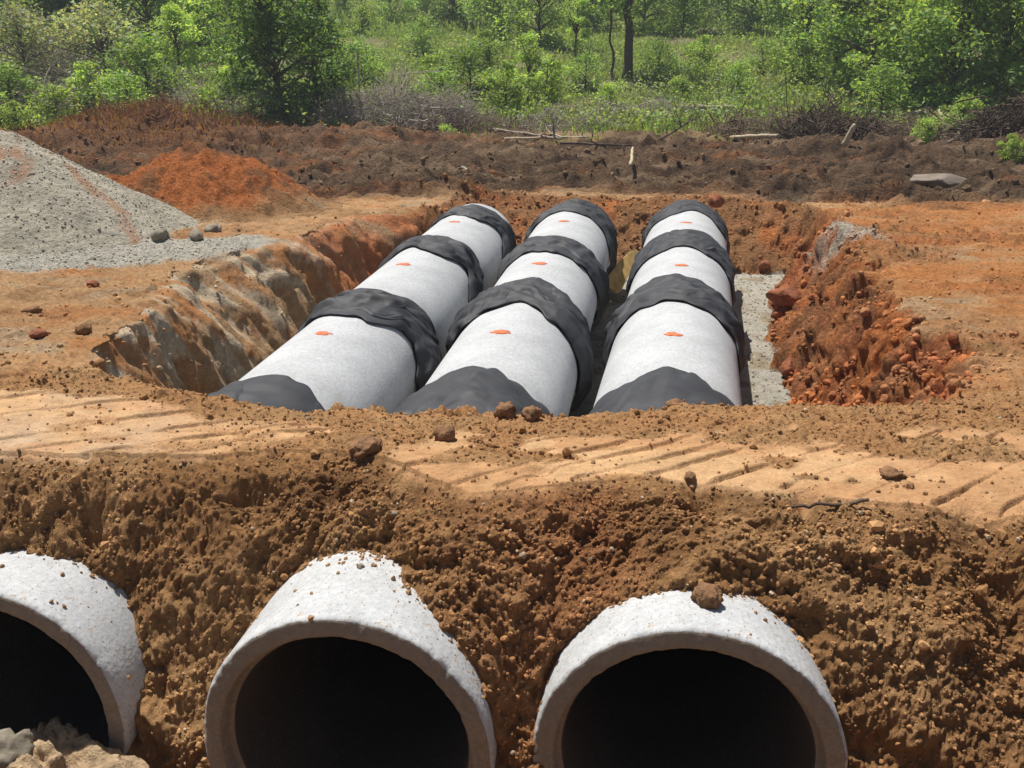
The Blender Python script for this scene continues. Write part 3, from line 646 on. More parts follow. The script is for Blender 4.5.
rock('rock', 'rock', 'large red rock slab lying on the gravel right of the pipes', 786, 285, .40, M_redclod, -.45, aspect=(1.15, .85, .85), sub=4, sharp=.75, rough=.12, seed=3)
M_pale = simple('pale_clay', (.56, .49, .39), .95, .35, 9., .9, .03)
rock('clay_ledge', 'clay ledge', 'pale broken clay ledge at the far right corner of the trench', 834, 244, .62, M_pale, .1, aspect=(.55, .9, 1.35), sub=4, sharp=.9, rough=.22, seed=8, zfix=-.05, sink=.35)
rock('rock', 'rock', 'grey rock on the gravel behind the large red rock', 806, 266, .26, M_stone, -.4, aspect=(1.2, .8, .7), sub=4, sharp=.8, rough=.15, seed=5)
rock('rock', 'rock', 'small brown rock in the back corner of the gravel strip', 763, 268, .22, M_redclod, -.45, sharp=.8)
rock('rock', 'rock', 'red rock at the near right edge of the gravel strip', 788, 370, .26, M_redclod, -.4, sub=4, sharp=.8, rough=.15, seed=2)
rock('rock', 'rock', 'small red rock halfway along the right edge of the gravel strip', 776, 316, .18, M_redclod, -.45, sharp=.8)
rock('rock', 'rock', 'thin red rock just above the middle of the gravel strip edge', 775, 305, .15, M_redclod, -.45, aspect=(1.2, .8, .5), sharp=.8)
rock('rock', 'rock', 'rounded orange rock on the back rim beyond the right pipe run', 716, 199, .26, M_redclod, .4, sub=4, rough=.12, zfix=.42)
rock('stone', 'stone', 'mossy grey stone at the foot of the gravel pile', 159, 234, .22, M_stone, .65, sub=4, rough=.14)
rock('stone', 'stone', 'grey stone on the gravel between the pile and the orange mound', 196, 234, .19, M_stone, .6, aspect=(1.3, .8, .7))
rock('stone', 'stone', 'flat grey stone at the front foot of the orange mound', 213, 227, .22, M_stone, .6, aspect=(1.4, .8, .6))
rock('dirt_clod', 'clod', 'dark red clod on the left plateau nearest the gravel', 93, 282, .13, M_redclod, .62, aspect=(1.2, .8, .5))
rock('dirt_clod', 'clod', 'dark clod on the left plateau near the trench edge', 84, 328, .12, M_clod, .62)
rock('dirt_clod', 'clod', 'dark red clod on the left plateau with a smaller one above it', 38, 331, .12, M_redclod, .62, aspect=(1.3, .8, .6))
rock('dirt_clod', 'clod', 'small brown clod near the left edge of the plateau', 32, 308, .12, M_clod, .62, aspect=(1.2, .8, .6))
rock('dirt_clod', 'clod', 'crumbly brown clod on the pressed fill towards the right edge', 893, 470, .09, M_clod, .96, aspect=(1.1, .9, .45), rough=.45)
rock('rock', 'rock', 'greyish slab of rock half buried in the mud at the right edge', 946, 150, .8, M_slab, .4, aspect=(1.3, .9, .42), sub=4, sharp=.8, rough=.14, sink=.3)
# the block of pale soil in front of the left pipe
o = rock('soil_block', 'soil block', 'pale lumpy soil block in front of the left near pipe at the bottom corner', 44, 768, .56, simple('pale_soil', (.42, .30, .18), .97, .45, 12., 1., .06), -.2, aspect=(1.3, .8, .9), sub=6, zfix=-.13, rough=.34, sink=.5)
o = rock('stone', 'stone', 'grey green stone at the bottom left corner beside the pale soil block', 3, 748, .24, M_stone, -.1, aspect=(.8, .8, 1.0), sub=4, zfix=.12, sink=.5)

# ------------------------------------------------------------------ concrete pipes
def lathe(profile, nseg, jitter=None):
    """profile of (radius, axial) pairs, axis along +Y"""
    th = np.linspace(0, 2*np.pi, nseg, endpoint=False); V = []
    for k, (r, s) in enumerate(profile):
        rr = np.full(nseg, r); ss = np.full(nseg, s)
        if jitter is not None: rr, ss = jitter(k, th, rr, ss)
        V.append(np.stack([rr*np.cos(th), ss, rr*np.sin(th)], -1))
    V = np.concatenate(V); n = len(profile); i = np.arange(n-1)[:, None]*nseg; j = np.arange(nseg)[None]; j2 = (j+1) % nseg
    q = np.stack([i+j, i+j2, i+nseg+j2, i+nseg+j], -1).reshape(-1, 4)
    return V, q
RB = .452
def pipe_mesh(name, length, material, seed, fine=False):
    seg = 360 if fine else 120
    prof = [(RB, length), (R, length), (R, length*.75), (R, length*.5), (R, length*.25), (R, .10), (R, .03), (R-.002, .010), (R-.008, .003), (R-.018, 0), (.50, -.001), (.488, .0), (.482, .006), (.478, .055), (.470, .066), (RB+.006, .070), (RB, .078), (RB, length*.5), (RB, length)]
    def jit(k, th, rr, ss):
        if not fine: return rr, ss
        e = {6: .0015, 7: .004, 8: .006, 9: .006, 10: .003, 11: .003, 12: .004, 13: .003, 14: .003}.get(k, 0)
        nn = fbm(th*14, th*0+k*.15, 4, seed)+.8*np.minimum(0, vn(th*9, th*0+3, seed+4)+.35)*(k in (7, 8, 9))*2.5
        return rr+e*nn*(1 if k > 9 else 1)-abs(e)*.3, ss+(e*1.0*np.abs(nn) if k in (7, 8, 9) else e*.6*nn)
    V, q = lathe(prof, seg, jit)
    V[:, 0] += .0015*vn(V[:, 1]*5, np.arctan2(V[:, 2], V[:, 0])*4, seed)
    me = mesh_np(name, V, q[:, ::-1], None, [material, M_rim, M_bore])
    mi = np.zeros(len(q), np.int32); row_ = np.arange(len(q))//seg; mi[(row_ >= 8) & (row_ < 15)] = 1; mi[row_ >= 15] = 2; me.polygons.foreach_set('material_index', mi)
    return me
names_near = ['left near concrete pipe, cut off by the left edge, opening towards the viewer', 'middle near concrete pipe with pebbles on its crown, opening towards the viewer', 'right near concrete pipe with a round clod on its crown, opening towards the viewer']
for i, (nx, th, ny, nz) in enumerate(NEAR):
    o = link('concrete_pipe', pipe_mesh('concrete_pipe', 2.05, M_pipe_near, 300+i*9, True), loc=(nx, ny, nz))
    o.rotation_euler = (math.radians(-3.0), 0, -th)
    tag(o, names_near[i], 'concrete pipe', 'near pipes coming out of the bank')
def spot_mesh(seed, rx=.10, ry=.10):
    """oval lift-hole patch of paint lying on the crown"""
    n = 40; V = [(0, 0, R+.004)]; off_ = np.random.default_rng(seed).normal(size=2)*np.array([.012, .03]); rr = 1+.42*fbm(np.linspace(0, 9, n), np.zeros(n), 3, seed)
    for k in range(n):
        a = 2*np.pi*k/n; X = rx*rr[k]*math.cos(a); Yy = ry*rr[k]*math.sin(a); V.append((X, Yy, math.sqrt((R+.0035)**2-X*X)))
    for k in range(n):
        X, Yy, Zz = V[1+k]; V.append((X*1.02, Yy*1.02, math.sqrt(max((R-.01)**2-X*X, 0))))
    V = np.array(V); Fc = [[0, 1+k, 1+(k+1) % n] for k in range(n)]+[[1+k, 1+n+k, 1+n+(k+1) % n] for k in range(n)]+[[1+k, 1+n+(k+1) % n, 1+(k+1) % n] for k in range(n)]
    return mesh_np('paint_spot', V, np.array(Fc), None, [M_orange], True)
runname = ['left', 'middle', 'right']; secname = ['nearest', 'second', 'farthest']
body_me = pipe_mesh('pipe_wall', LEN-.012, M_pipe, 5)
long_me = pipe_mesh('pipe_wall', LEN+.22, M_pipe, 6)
for i in range(3):
    x0, th, sl = RUNS[i]
    for k in range(3):
        s = MARK0[i]+(k-.5)*LEN; px_, py_, pz_ = run_point(i, s)
        e = empty('concrete_pipe', (px_, py_, pz_)); e.rotation_euler = (math.atan(sl), 0, -th)
        tag(e, f'{secname[k]} pale concrete pipe section of the {runname[i]} run in the trench, orange spot on top', 'concrete pipe', 'pipe sections laid in the trench')
        link('pipe_wall', long_me if k == 2 else body_me, e)
        o = link('paint_spot', spot_mesh(400+i*3+k, .066+.008*(i == 1), .052), e, (0, LEN/2, 0))

# ------------------------------------------------------------------ fabric wraps
def s_of(i, py, zc=R+.02):
    """distance along run i at which its crown shows at photo row py"""
    lo, hi = -3., 12.
    for _ in range(40):
        mid = (lo+hi)/2; x_, y_, z_ = run_point(i, mid); q_ = px_of(x_, y_, z_+zc)[1]
        if q_ > py: lo = mid
        else: hi = mid
    return lo
def wrap(i, j, near, far, label, tilt_n=0., tilt_f=0., slack_l=.05, slack_r=.05, seed=0, low=-38, amp=.03, peak=None):
    amp = amp*1.25; slack_l *= .6; slack_r *= .6
    """near / far: photo rows of the wrap's edges on the crown; tilt: axial shift of an edge per unit across"""
    sn, sf = s_of(i, near), s_of(i, far)
    x0, th, sl = RUNS[i]; NA, NV = 230, 44
    ang = np.radians(np.linspace(180-low, low, NA)); v = np.linspace(0, 1, NV)
    A, Vv = np.meshgrid(ang, v, indexing='ij')
    ca = np.cos(A); sd = seed*7+j*3+i
    e0 = sn+tilt_n*ca+.24*fbm(A*1.5+sd, A*0+1, 3, 500+sd, .5)+.10*(np.abs(((A*1.1+sd*.37) % 1)-.5)-.25)
    e1 = sf+tilt_f*ca+.20*fbm(A*1.4+sd, A*0+5, 3, 510+sd, .5)+.14*(.25-np.abs(((A*.9+sd*.61) % 1)-.5))
    side = 1-np.sin(A); below = np.clip(-np.sin(A), 0, 1)
    e0 = e0+.05*side; e1 = e1-.06*side
    if peak:
        for (pa, pw, ph) in peak: e1 = e1+ph*np.exp(-((np.degrees(A)-pa)/pw)**2)
    S_ = e0+(e1-e0)*Vv; s_mid = (sn+sf)/2
    du = .45*fbm(A*1.1, S_*1.2, 2, 521+sd)
    def saw(t_): f_ = t_-np.floor(t_); return np.where(f_ < .3, f_/.3, (1-f_)/.7)**1.3
    q1 = saw((S_-s_mid)*6+A*.55*math.cos(sd*1.7)+du*2.2); q2 = saw((S_-s_mid)*11-A*1.3+du*3.+.3)
    m1 = sst(-.3, .3, vn(A*1.6+sd, S_*3, 530+sd)); m2 = sst(-.1, .5, vn(A*2.1+sd, S_*3, 531+sd))
    rw = np.random.default_rng(600+sd); folds = np.zeros_like(A); tri = lambda t_: 1-2*np.abs((t_ % 1)-.5)
    for kk in range(7):
        th_ = rw.choice([.25, -.3, .6, -.7, 1.2, -.1, .1])+rw.normal()*.15; fq = rw.uniform(1.2, 3.2)*(1+.35*kk)
        wv = fq*((S_-s_mid)*math.cos(th_)+A*.56*math.sin(th_))+rw.random()+.35*vn(A*1.7+kk*3, S_*1.5, 610+sd+kk)
        folds += (1.5/fq)*tri(wv)**1.5*sst(-.5, .4, vn(A*1.5+kk*7, S_*2, 620+sd+kk))
    folds = folds*1.1+.45*q1*m1
    edge = np.minimum(Vv, 1-Vv)
    slack = np.where(ca < 0, slack_l, slack_r)*np.clip(np.abs(ca), 0, 1)**2*(.7+.6*vn(A*2, A*0+sd, 524))
    r = R+.007+amp*np.clip(folds, -.1, 1.4)*(.10+.90*np.sin(np.pi*Vv)**.6)+slack*(.10+.90*np.sin(np.pi*Vv))
    r = r+.012*np.exp(-(edge/.07)**2)*np.clip(vn(A*5, Vv*2, 523+sd), 0, 1)
    r = r+.03*below
    X = r*ca; Zz = r*np.sin(A)
    Vt = np.stack([X, S_, np.maximum(Zz, -.56)], -1).reshape(-1, 3)
    ii = np.arange(NA*NV).reshape(NA, NV); q = np.stack([ii[:-1, :-1], ii[1:, :-1], ii[1:, 1:], ii[:-1, 1:]], -1).reshape(-1, 4)
    # a second turn of the cloth folded over the first
    for kk in range(2):
        c0_ = .12+.42*kk+.22*fbm(A*1.3+sd+kk*9, A*0, 3, 540+sd+kk); wdt = np.clip(.30+.25*fbm(A*1.7+kk*5, A*0+2, 3, 545+sd), .03, 1)
        V2 = np.clip(c0_+wdt*Vv, -.05, 1.05); S2 = e0+(e1-e0)*V2
        rb_ = np.empty_like(r)
        for a_ in range(NA): rb_[a_] = np.interp(np.clip(V2[a_], 0, 1), v, r[a_])
        r2 = rb_+.004+.018*np.sin(np.pi*Vv)*tri(A*1.9+Vv*.8+kk*.4+.5*vn(A*2, Vv*1.5, 550+sd+kk))-.012*np.exp(-(Vv/.12)**2)-.004*np.exp(-((1-Vv)/.1)**2)
        Vt2 = np.stack([r2*ca, S2, np.maximum(r2*np.sin(A), -.555)], -1).reshape(-1, 3)
        q = np.concatenate([q, q[:(NA-1)*(NV-1)]+len(Vt)]); Vt = np.concatenate([Vt, Vt2])
    me = mesh_np('fabric_wrap', Vt, q, None, [M_fabric])
    o = link('fabric_wrap', me, loc=(x0, 6, 0)); o.rotation_euler = (math.atan(sl), 0, -th)
    sm = o.modifiers.new('thickness', 'SOLIDIFY'); sm.thickness = .007; sm.offset = 1
    return tag(o, label, 'fabric wrap', 'black fabric wraps round the pipe joints')
wrap(0, 0, 500, 372, 'black fabric wrap partly buried at the near end of the left pipe run', tilt_n=0, tilt_f=-.10, slack_l=.10, slack_r=.04, seed=1, amp=.022, peak=[(62, 10, .05)])
wrap(1, 0, 500, 371, 'black fabric wrap partly buried at the near end of the middle pipe run', tilt_f=.04, slack_l=.14, slack_r=.03, seed=2, amp=.034, peak=[(100, 16, .08)])
wrap(2, 0, 500, 370, 'smooth black fabric wrap partly buried at the near end of the right pipe run', tilt_f=.02, slack_l=.02, slack_r=.02, seed=3, amp=.012, peak=[(88, 22, .06)])
wrap(0, 1, 308, 289, 'wide creased fabric wrap on the left run, first joint beyond the fill', tilt_n=-.16, tilt_f=-.02, slack_l=.03, slack_r=.14, seed=4, amp=.045)
wrap(1, 1, 305, 281, 'thickly bunched fabric wrap with a peak, on the middle run nearest full joint', tilt_n=-.02, tilt_f=0, slack_l=.15, slack_r=.06, seed=5, amp=.05, peak=[(85, 8, .08)])
wrap(2, 1, 301, 277, 'folded fabric wrap peaking at the crown, nearest full joint of the right run', tilt_n=0, tilt_f=0, slack_l=.05, slack_r=.03, seed=6, amp=.04, peak=[(95, 18, .12)])
wrap(0, 2, 247, 236, 'fabric wrap on the left run at its second full joint from the viewer', tilt_n=-.12, tilt_f=-.03, slack_l=.02, slack_r=.10, seed=7, amp=.035)
wrap(1, 2, 249, 234, 'fabric wrap on the middle run at its second full joint from the viewer', tilt_n=-.02, slack_l=.05, slack_r=.09, seed=8, amp=.035)
wrap(2, 2, 247, 228, 'fabric wrap on the right run at its second full joint from the viewer', slack_l=.05, slack_r=.04, seed=9, amp=.03)
wrap(0, 3, 213, 204, 'fabric wrap on the far end of the left pipe run', tilt_n=-.12, slack_l=.02, slack_r=.05, seed=10, amp=.03)
wrap(1, 3, 212, 200, 'fabric wrap on the far end of the middle pipe run, pale pipe lip beyond', tilt_n=-.05, slack_l=.03, slack_r=.08, seed=11, amp=.035)
wrap(2, 3, 210, 201, 'fabric wrap on the far end of the right pipe run', slack_l=.02, slack_r=.02, seed=12, amp=.02)

# ------------------------------------------------------------------ tubes, sticks, logs, brush
def tubes(paths, nside=5):
    V = []; Fc = []; off = 0
    for pts, rad in paths:
        pts = np.asarray(pts, float); k = len(pts); rad = np.broadcast_to(rad, (k,)) if np.ndim(rad) else np.full(k, rad)
        t = np.gradient(pts, axis=0); t /= np.linalg.norm(t, axis=1)[:, None]+1e-9
        ref = np.where(np.abs(t[:, 2:3]) > .9, np.array([[1., 0, 0]]), np.array([[0, 0, 1.]]))
        a = np.cross(t, ref); a /= np.linalg.norm(a, axis=1)[:, None]+1e-9; b = np.cross(t, a)
        an = np.linspace(0, 2*np.pi, nside, endpoint=False)
        ring = pts[:, None]+rad[:, None, None]*(np.cos(an)[None, :, None]*a[:, None]+np.sin(an)[None, :, None]*b[:, None])
        V.append(ring.reshape(-1, 3)); i = np.arange(k-1)[:, None]*nside; j = np.arange(nside)[None]; j2 = (j+1) % nside
        Fc.append((np.stack([i+j, i+j2, i+nseg_(nside)+j2, i+nseg_(nside)+j], -1)+off).reshape(-1, 4))
        caps = off+(k-1)*nside
        if nside == 4: pass
        off += k*nside
    return np.concatenate(V), np.concatenate(Fc)
def nseg_(n): return n
def gz(x, y_): return float(height(np.array([[x]]), np.array([[y_]]))[0, 0])
def hit(px, py, z0=.5):
    """where the sight line of a photo position meets the ground"""
    z_ = z0
    for _ in range(25):
        z_ = min(z_, CAMH-.15); X, Yy = at(px, py, z_)
        if Yy > 300 or Yy < 0: Yy = 300
        z_ = .6*z_+.4*gz(X, Yy)
    return X, Yy, z_
def stick(name, cat, label, p0, p1, r0, r1, material, bend=.04, lift=(0, 0), nside=9, branches=0, seed=0, k=12):
    if p0[1] < 150: p0 = (p0[0], p0[1]+5); p1 = (p1[0], p1[1]+5); bend *= .5; lift = (lift[0]+.08, lift[1]+.08)
    rr = np.random.default_rng(seed+11)
    a = np.array(hit(*p0)); b = np.array(hit(*p1)); a[2] += lift[0]+r0*.6; b[2] += lift[1]+r1*.6
    t = np.linspace(0, 1, k)[:, None]; L = np.linalg.norm(b-a); pts = a+(b-a)*t+rr.normal(size=(k, 3))*bend*L*.25*np.sin(np.pi*t)
    rad = (r0+(r1-r0)*t[:, 0])*(1+.07*rr.normal(size=k)); rad[0] *= .85; rad[-1] *= .7
    paths = [(np.vstack([pts[:1]-(pts[1]-pts[0])*.02, pts, pts[-1:]]), np.concatenate([[.002], rad, [.002]]))]
    for q_ in range(branches):
        f_ = rr.uniform(.3, .95); s_ = a+(b-a)*f_; dv = rr.normal(size=3); dv[2] = abs(dv[2])*.8; dv = dv/np.linalg.norm(dv)*L*rr.uniform(.15, .35)
        tt = np.linspace(0, 1, 6)[:, None]; paths.append((s_+dv*tt+rr.normal(size=(6, 3))*.03*L*tt, np.linspace(max(r1, r0*.4), .004, 6)))
    V, q = tubes(paths, nside)
    return tag(link(name, mesh_np(name, V, q, None, [material])), label, cat)
stick('log', 'log', 'grey fallen log at the left end of the twig pile beyond the mud', (352, 126), (418, 126), .13, .10, M_deadwood, lift=(.15, .1))
stick('branch', 'branch', 'thin pale branch on the mud just right of the twig pile', (490, 128), (562, 138), .05, .03, M_deadwood, branches=3, seed=3)
stick('branch', 'branch', 'long pale branch lying on the mud edge behind the middle pipe run', (505, 140), (590, 136), .05, .035, M_wood, branches=2, seed=4)
stick('branch', 'branch', 'short curved stick on the mud beyond the left pipe run', (462, 168), (486, 177), .03, .018, M_deadwood, bend=.06, seed=5)
stick('log', 'log', 'straight pale log lying at the edge of the grass behind the right pipe run', (730, 141), (790, 139), .055, .05, M_wood, lift=(.1, .12), seed=6)
stick('stump_stake', 'stake', 'short pale broken stake leaning up out of the mud', (843, 147), (852, 142), .07, .05, M_wood, lift=(0, .38), seed=7, bend=.02)
stick('dead_branch', 'branch', 'dark bare branch leaning up from the mud edge, right of the pipe runs', (722, 138), (748, 128), .035, .012, M_root, lift=(0, 1.0), branches=4, seed=8)
stick('branch', 'branch', 'pale branch slanting in front of the right thicket', (898, 122), (930, 118), .06, .04, M_wood, lift=(.15, .35), seed=9)
stick('branch', 'branch', 'short pale upright stub crossing the slanting branch at right', (944, 128), (936, 122), .06, .05, M_wood, lift=(.1, .4), seed=10)
stick('branch', 'branch', 'grey branch lying along the mud below the slanting branch at right', (898, 133), (960, 138), .05, .03, M_deadwood, branches=2, seed=12)
stick('branch', 'branch', 'thin branch rising to the right below the dark roots at right', (948, 144), (985, 128), .05, .02, M_deadwood, lift=(.05, .3), branches=3, seed=13)
stick('branch', 'branch', 'pale stick stuck in the mud beyond the middle pipe run', (630, 176), (632, 168), .035, .025, M_wood, lift=(.2, .42), seed=14)
stick('log', 'log', 'grey log in the grass in the middle of the clearing', (690, 112), (735, 111), .09, .07, M_deadwood, lift=(.15, .15), seed=15)
stick('branch', 'branch', 'thin dark root sticking out of the bank right of the right near pipe', (790, 508), (868, 508), .006, .008, M_root, lift=(.0, .03), seed=16, bend=.12)
stick('stick', 'stick', 'short yellowish stick lying in the gap between the middle and right pipe runs', (588, 320), (611, 319), .02, .018, M_board, lift=(.22, .22), seed=17, bend=.01)
stick('dead_branch', 'branch', 'dark forked branch lying on the mud beyond the gap between left and middle runs', (560, 146), (632, 152), .035, .02, M_root, lift=(.1, .15), branches=5, seed=31)
stick('dead_branch', 'branch', 'dark roots sticking up at the mud edge left of the straight pale log', (660, 140), (700, 134), .03, .015, M_root, lift=(.05, .5), branches=6, seed=32)
stick('dead_branch', 'branch', 'bent grey branch arching over the mud in front of the right thicket', (870, 130), (905, 104), .03, .012, M_deadwood, lift=(.1, .2), branches=4, seed=33, bend=.12)
stick('dead_branch', 'branch', 'long dark branch at the foot of the dark bush right of the brown mound', (262, 118), (330, 124), .04, .02, M_root, lift=(.1, .1), branches=5, seed=34)
stick('dead_branch', 'branch', 'grey branch leaning across the twig tangle at far left', (95, 92), (28, 80), .03, .012, M_deadwood, lift=(.4, 1.2), branches=4, seed=35)
# the yellow board between the runs
def board():
    c0 = np.array(ray(607, 291, 10.1)); c1 = np.array(ray(640, 252, 12.1))
    c0[2] = -.35; c0[:2] = at(611, 289, -.35); c1[:2] = at(638, 252, -.05); c1[2] = -.05
    d_ = c1-c0; n_ = 14; V = []; wv = np.array([-.75, -.25, .62]); wv /= np.linalg.norm(wv); th_ = np.cross(d_, wv); th_ /= np.linalg.norm(th_)
    for k in range(n_):
        t_ = k/(n_-1); wd = .15*(1-.45*t_)*(1 if 0 < k < n_-1 else .75); c = c0+d_*t_+wv*.03*math.sin(t_*3)
        for sw, st_ in ((-1, -1), (1, -1), (1, 1), (-1, 1)): V.append(c+wv*wd*sw+th_*.016*st_)
    Fc = []
    for k in range(n_-1):
        for e_ in range(4): Fc.append([4*k+e_, 4*k+(e_+1) % 4, 4*k+4+(e_+1) % 4, 4*k+4+e_])
    Fc += [[0, 1, 2, 3], [4*n_-4, 4*n_-3, 4*n_-2, 4*n_-1]]
    return mesh_np('wooden_board', np.array(V), np.array(Fc), None, [M_board], False)
tag(link('wooden_board', board()), 'yellowish wooden board wedged between the middle and right pipe runs', 'board')

def brush(name, cat, label, cx, cy, rx, ry, h, nt, material, seed, r=.008, up=.35, zoff=0):
    nt = int(nt*1.4); h *= .74
    rr = np.random.default_rng(seed); paths = []
    for k in range(nt):
        a = rr.uniform(0, 6.28); q_ = math.sqrt(rr.random()); x = cx+rx*q_*math.cos(a); y_ = cy+ry*q_*math.sin(a)
        top = h*(1-q_*q_)**.6*(.55+.75*abs(math.sin(x*1.7+seed)*math.cos(y_*2.3+seed*2)+.35*math.sin(x*4.1+seed*3))); z_ = rr.random()**.8*top
        L = rr.uniform(.3, 1.2)*(.6+.5*h)*(1 if rr.random() > .06 else 2.2); dv = rr.normal(size=3); dv[2] = dv[2]*.5+up*rr.normal()+.1; dv /= np.linalg.norm(dv); cv = rr.normal(size=3)*.25
        t_ = np.linspace(-.5, .5, 6)[:, None]; pts = np.array([x, y_, z_])+dv*t_*L+cv*(t_**2)*L
        paths.append((pts, np.linspace(r*rr.uniform(.5, 1.8)*(1 if rr.random() > .04 else 2.6), r*.35, 6)))
    V, q = tubes(paths, 3); zz = height(V[None, :, 0], V[None, :, 1])[0]; V[:, 2] = np.maximum(V[:, 2], -.02)+zz+zoff
    return tag(link(name, mesh_np(name, V, q, None, [material])), label, cat)
M_twig = simple('grey_twigs', (.33, .285, .24), .95, .5, 3.)
M_twigd = simple('brown_twigs', (.20, .14, .10), .95, .5, 3.)
M_twigr = simple('rusty_twigs', (.19, .085, .04), .95, .4, 3.)
def sx(px, Y): return (px-512)/F*(Y*_c+.7)
def build_brush():
    brush('brush_pile', 'brush pile', 'large pile of grey twigs left of centre between mud and grass', sx(400, 28.5), 28.5, 2.6, 1.6, 1.75, 1500, M_twig, 1)
    brush('brush_pile', 'brush pile', 'low dark twig heap at the foot of the large grey twig pile', sx(455, 27.8), 27.8, 2.2, .9, .7, 600, M_twigd, 2)
    brush('brush_pile', 'brush pile', 'scattered twigs right of the large twig pile behind the middle run', sx(540, 28.5), 28.5, 2.6, 1.0, .45, 450, M_twig, 3)
    brush('root_heap', 'root heap', 'dark uprooted root heap behind the pale stake', sx(828, 24.6), 24.6, 1.3, 1.0, 1.25, 900, M_root, 4, r=.009)
    brush('brush_pile', 'brush pile', 'brown twig heap between the dark root heap and the right thicket', sx(890, 26), 26, 1.9, 1.0, .8, 800, M_twigd, 5)
    brush('root_heap', 'root heap', 'dark tangled root heap at the right edge of the photo', sx(1008, 22.5), 22.5, 1.2, 1.0, 1.3, 900, M_root, 6, r=.009)
    brush('brush_pile', 'brush pile', 'bare brown twigs left of the dark root heap at the clearing edge', sx(770, 27), 27, 1.8, 1.0, .8, 600, M_twigd, 7)
    brush('brush_pile', 'brush pile', 'grey twig tangle below the dark bush at upper left', sx(225, 29), 29, 2.4, 1.4, 1.6, 900, M_twig, 8)
    brush('brush_pile', 'brush pile', 'grey twig tangle at far left beyond the gravel pile', sx(45, 30), 30, 2.7, 1.4, 1.7, 1000, M_twig, 9)
    brush('brush_pile', 'brush pile', 'pale grey twigs under the leafy shrubs at far left', sx(70, 36), 36, 3.2, 1.6, 2.6, 900, M_twig, 10)
    brush('brush_pile', 'brush pile', 'rust brown dry brush on top of the brown mound at left', sx(165, 25.6), 25.6, 3.0, 1.3, .42, 1100, M_twigr, 11, r=.005)
    brush('brush_pile', 'brush pile', 'grey weathered brush patch in the middle of the grassy clearing', sx(640, 31), 31, 3.3, 1.2, .5, 600, M_twig, 12)
build_brush()

# ------------------------------------------------------------------ leaves
def leaf_faces(C_, size, colr, seed, squash=.5, droop=0):
    """one folded leaf blade per centre: a kite of 4 points"""
    rr = np.random.default_rng(seed); n = len(C_)
    dv = rr.normal(size=(n, 3)); dv[:, 2] = dv[:, 2]*.6-droop; dv /= np.linalg.norm(dv, axis=1)[:, None]
    up = rr.normal(size=(n, 3))*.7; up[:, 2] += 1; sdv = np.cross(dv, up); sdv /= np.linalg.norm(sdv, axis=1)[:, None]+1e-9
    sz = size*rr.uniform(.6, 1.4, n)[:, None]
    a = C_-dv*sz*.5; b = C_+sdv*sz*squash*.5; c = C_+dv*sz*.5; e = C_-sdv*sz*squash*.5
    V = np.stack([a, b, c, e], 1).reshape(-1, 3); q = np.arange(4*n).reshape(n, 4)
    cc = np.repeat(colr, 4, 0); return V, q, cc
GREENS = {'dark': (.125, .215, .068), 'mid': (.225, .35, .11), 'bright': (.30, .43, .13), 'yellow': (.35, .42, .15), 'olive': (.27, .31, .14), 'grey': (.31, .36, .24)}
def tree_mesh(kind, h, rad, seed, nl, leaf, base=.25, tone='mid', nclump=40):
    rr = np.random.default_rng(seed); paths = []
    lean = rr.normal(size=2)*.06*h; k = 7; t_ = np.linspace(0, 1, k)
    tp = np.stack([lean[0]*t_**1.5+rr.normal(size=k)*.02*h*t_, lean[1]*t_**1.5+rr.normal(size=k)*.02*h*t_, t_*h*.85], -1)
    r0 = .018*h+.02; paths.append((tp, r0*(1-.85*t_)))
    cl = []
    for c in range(nclump):
        a = rr.uniform(0, 6.28); q_ = rr.random()**.5; hz_ = base+(1-base)*rr.random()
        env = math.sin(math.pi*min(1, max(.0, (hz_-base)/(1-base)*.86+.12)))**.7
        env *= .65+.5*rr.random()
        p_ = np.array([math.cos(a)*rad*q_*env, math.sin(a)*rad*q_*env, hz_*h]); f_ = min(1, hz_*.75); s_ = np.array([np.interp(f_, t_, tp[:, j]) for j in range(3)])
        p_[:2] += s_[:2]*.7; cl.append(p_)
        mid = (s_+p_)/2+rr.normal(size=3)*.06*h*.3; mid[2] += .02*h
        paths.append((np.array([s_, mid, p_]), np.array([r0*.32, r0*.2, r0*.06])))
    cl = np.array(cl); per = nl//nclump
    cen = np.repeat(cl, per, 0); sig = rad*.23*rr.uniform(.6, 1.3, nclump); off = rr.normal(size=(len(cen), 3)); off /= np.linalg.norm(off, axis=1)[:, None]; off *= (rr.random(len(cen))**.45)[:, None]*1.6
    pts = cen+off*np.repeat(sig, per)[:, None]*np.array([1, 1, .72]); pts[:, 2] = np.maximum(pts[:, 2], .05)
    g = np.array(GREENS[tone]); cc = g*np.repeat(rr.uniform(.7, 1.3, nclump), per)[:, None]*rr.uniform(.7, 1.35, (len(pts), 1)); cc[:, 0] *= rr.uniform(.85, 1.25, len(pts))
    V, q, cc = leaf_faces(pts, leaf, cc, seed+1)
    crown = mesh_np('crown', V, q, cc, [M_leaf], False)
    Vt, qt = tubes(paths, 5); trunk = mesh_np('trunk', Vt, qt, None, [M_bark])
    return crown, trunk
LIB = {}
def lib(key, *a, **k):
    LIB[key] = [tree_mesh(key, *a, seed=900+7*len(LIB)+j*101, **k) for j in range(2)]
lib('tall', 8.5, 2.6, nl=7000, leaf=.26, base=.22, tone='mid', nclump=70)
lib('talld', 9.0, 2.6, nl=7000, leaf=.26, base=.15, tone='dark', nclump=70)
lib('bushy', 5.2, 2.3, nl=6000, leaf=.20, base=.04, tone='mid', nclump=60)
lib('bright', 4.6, 2.0, nl=5000, leaf=.19, base=.05, tone='bright', nclump=52)
lib('bigd', 4.6, 2.0, nl=9000, leaf=.15, base=.06, tone='dark', nclump=70)
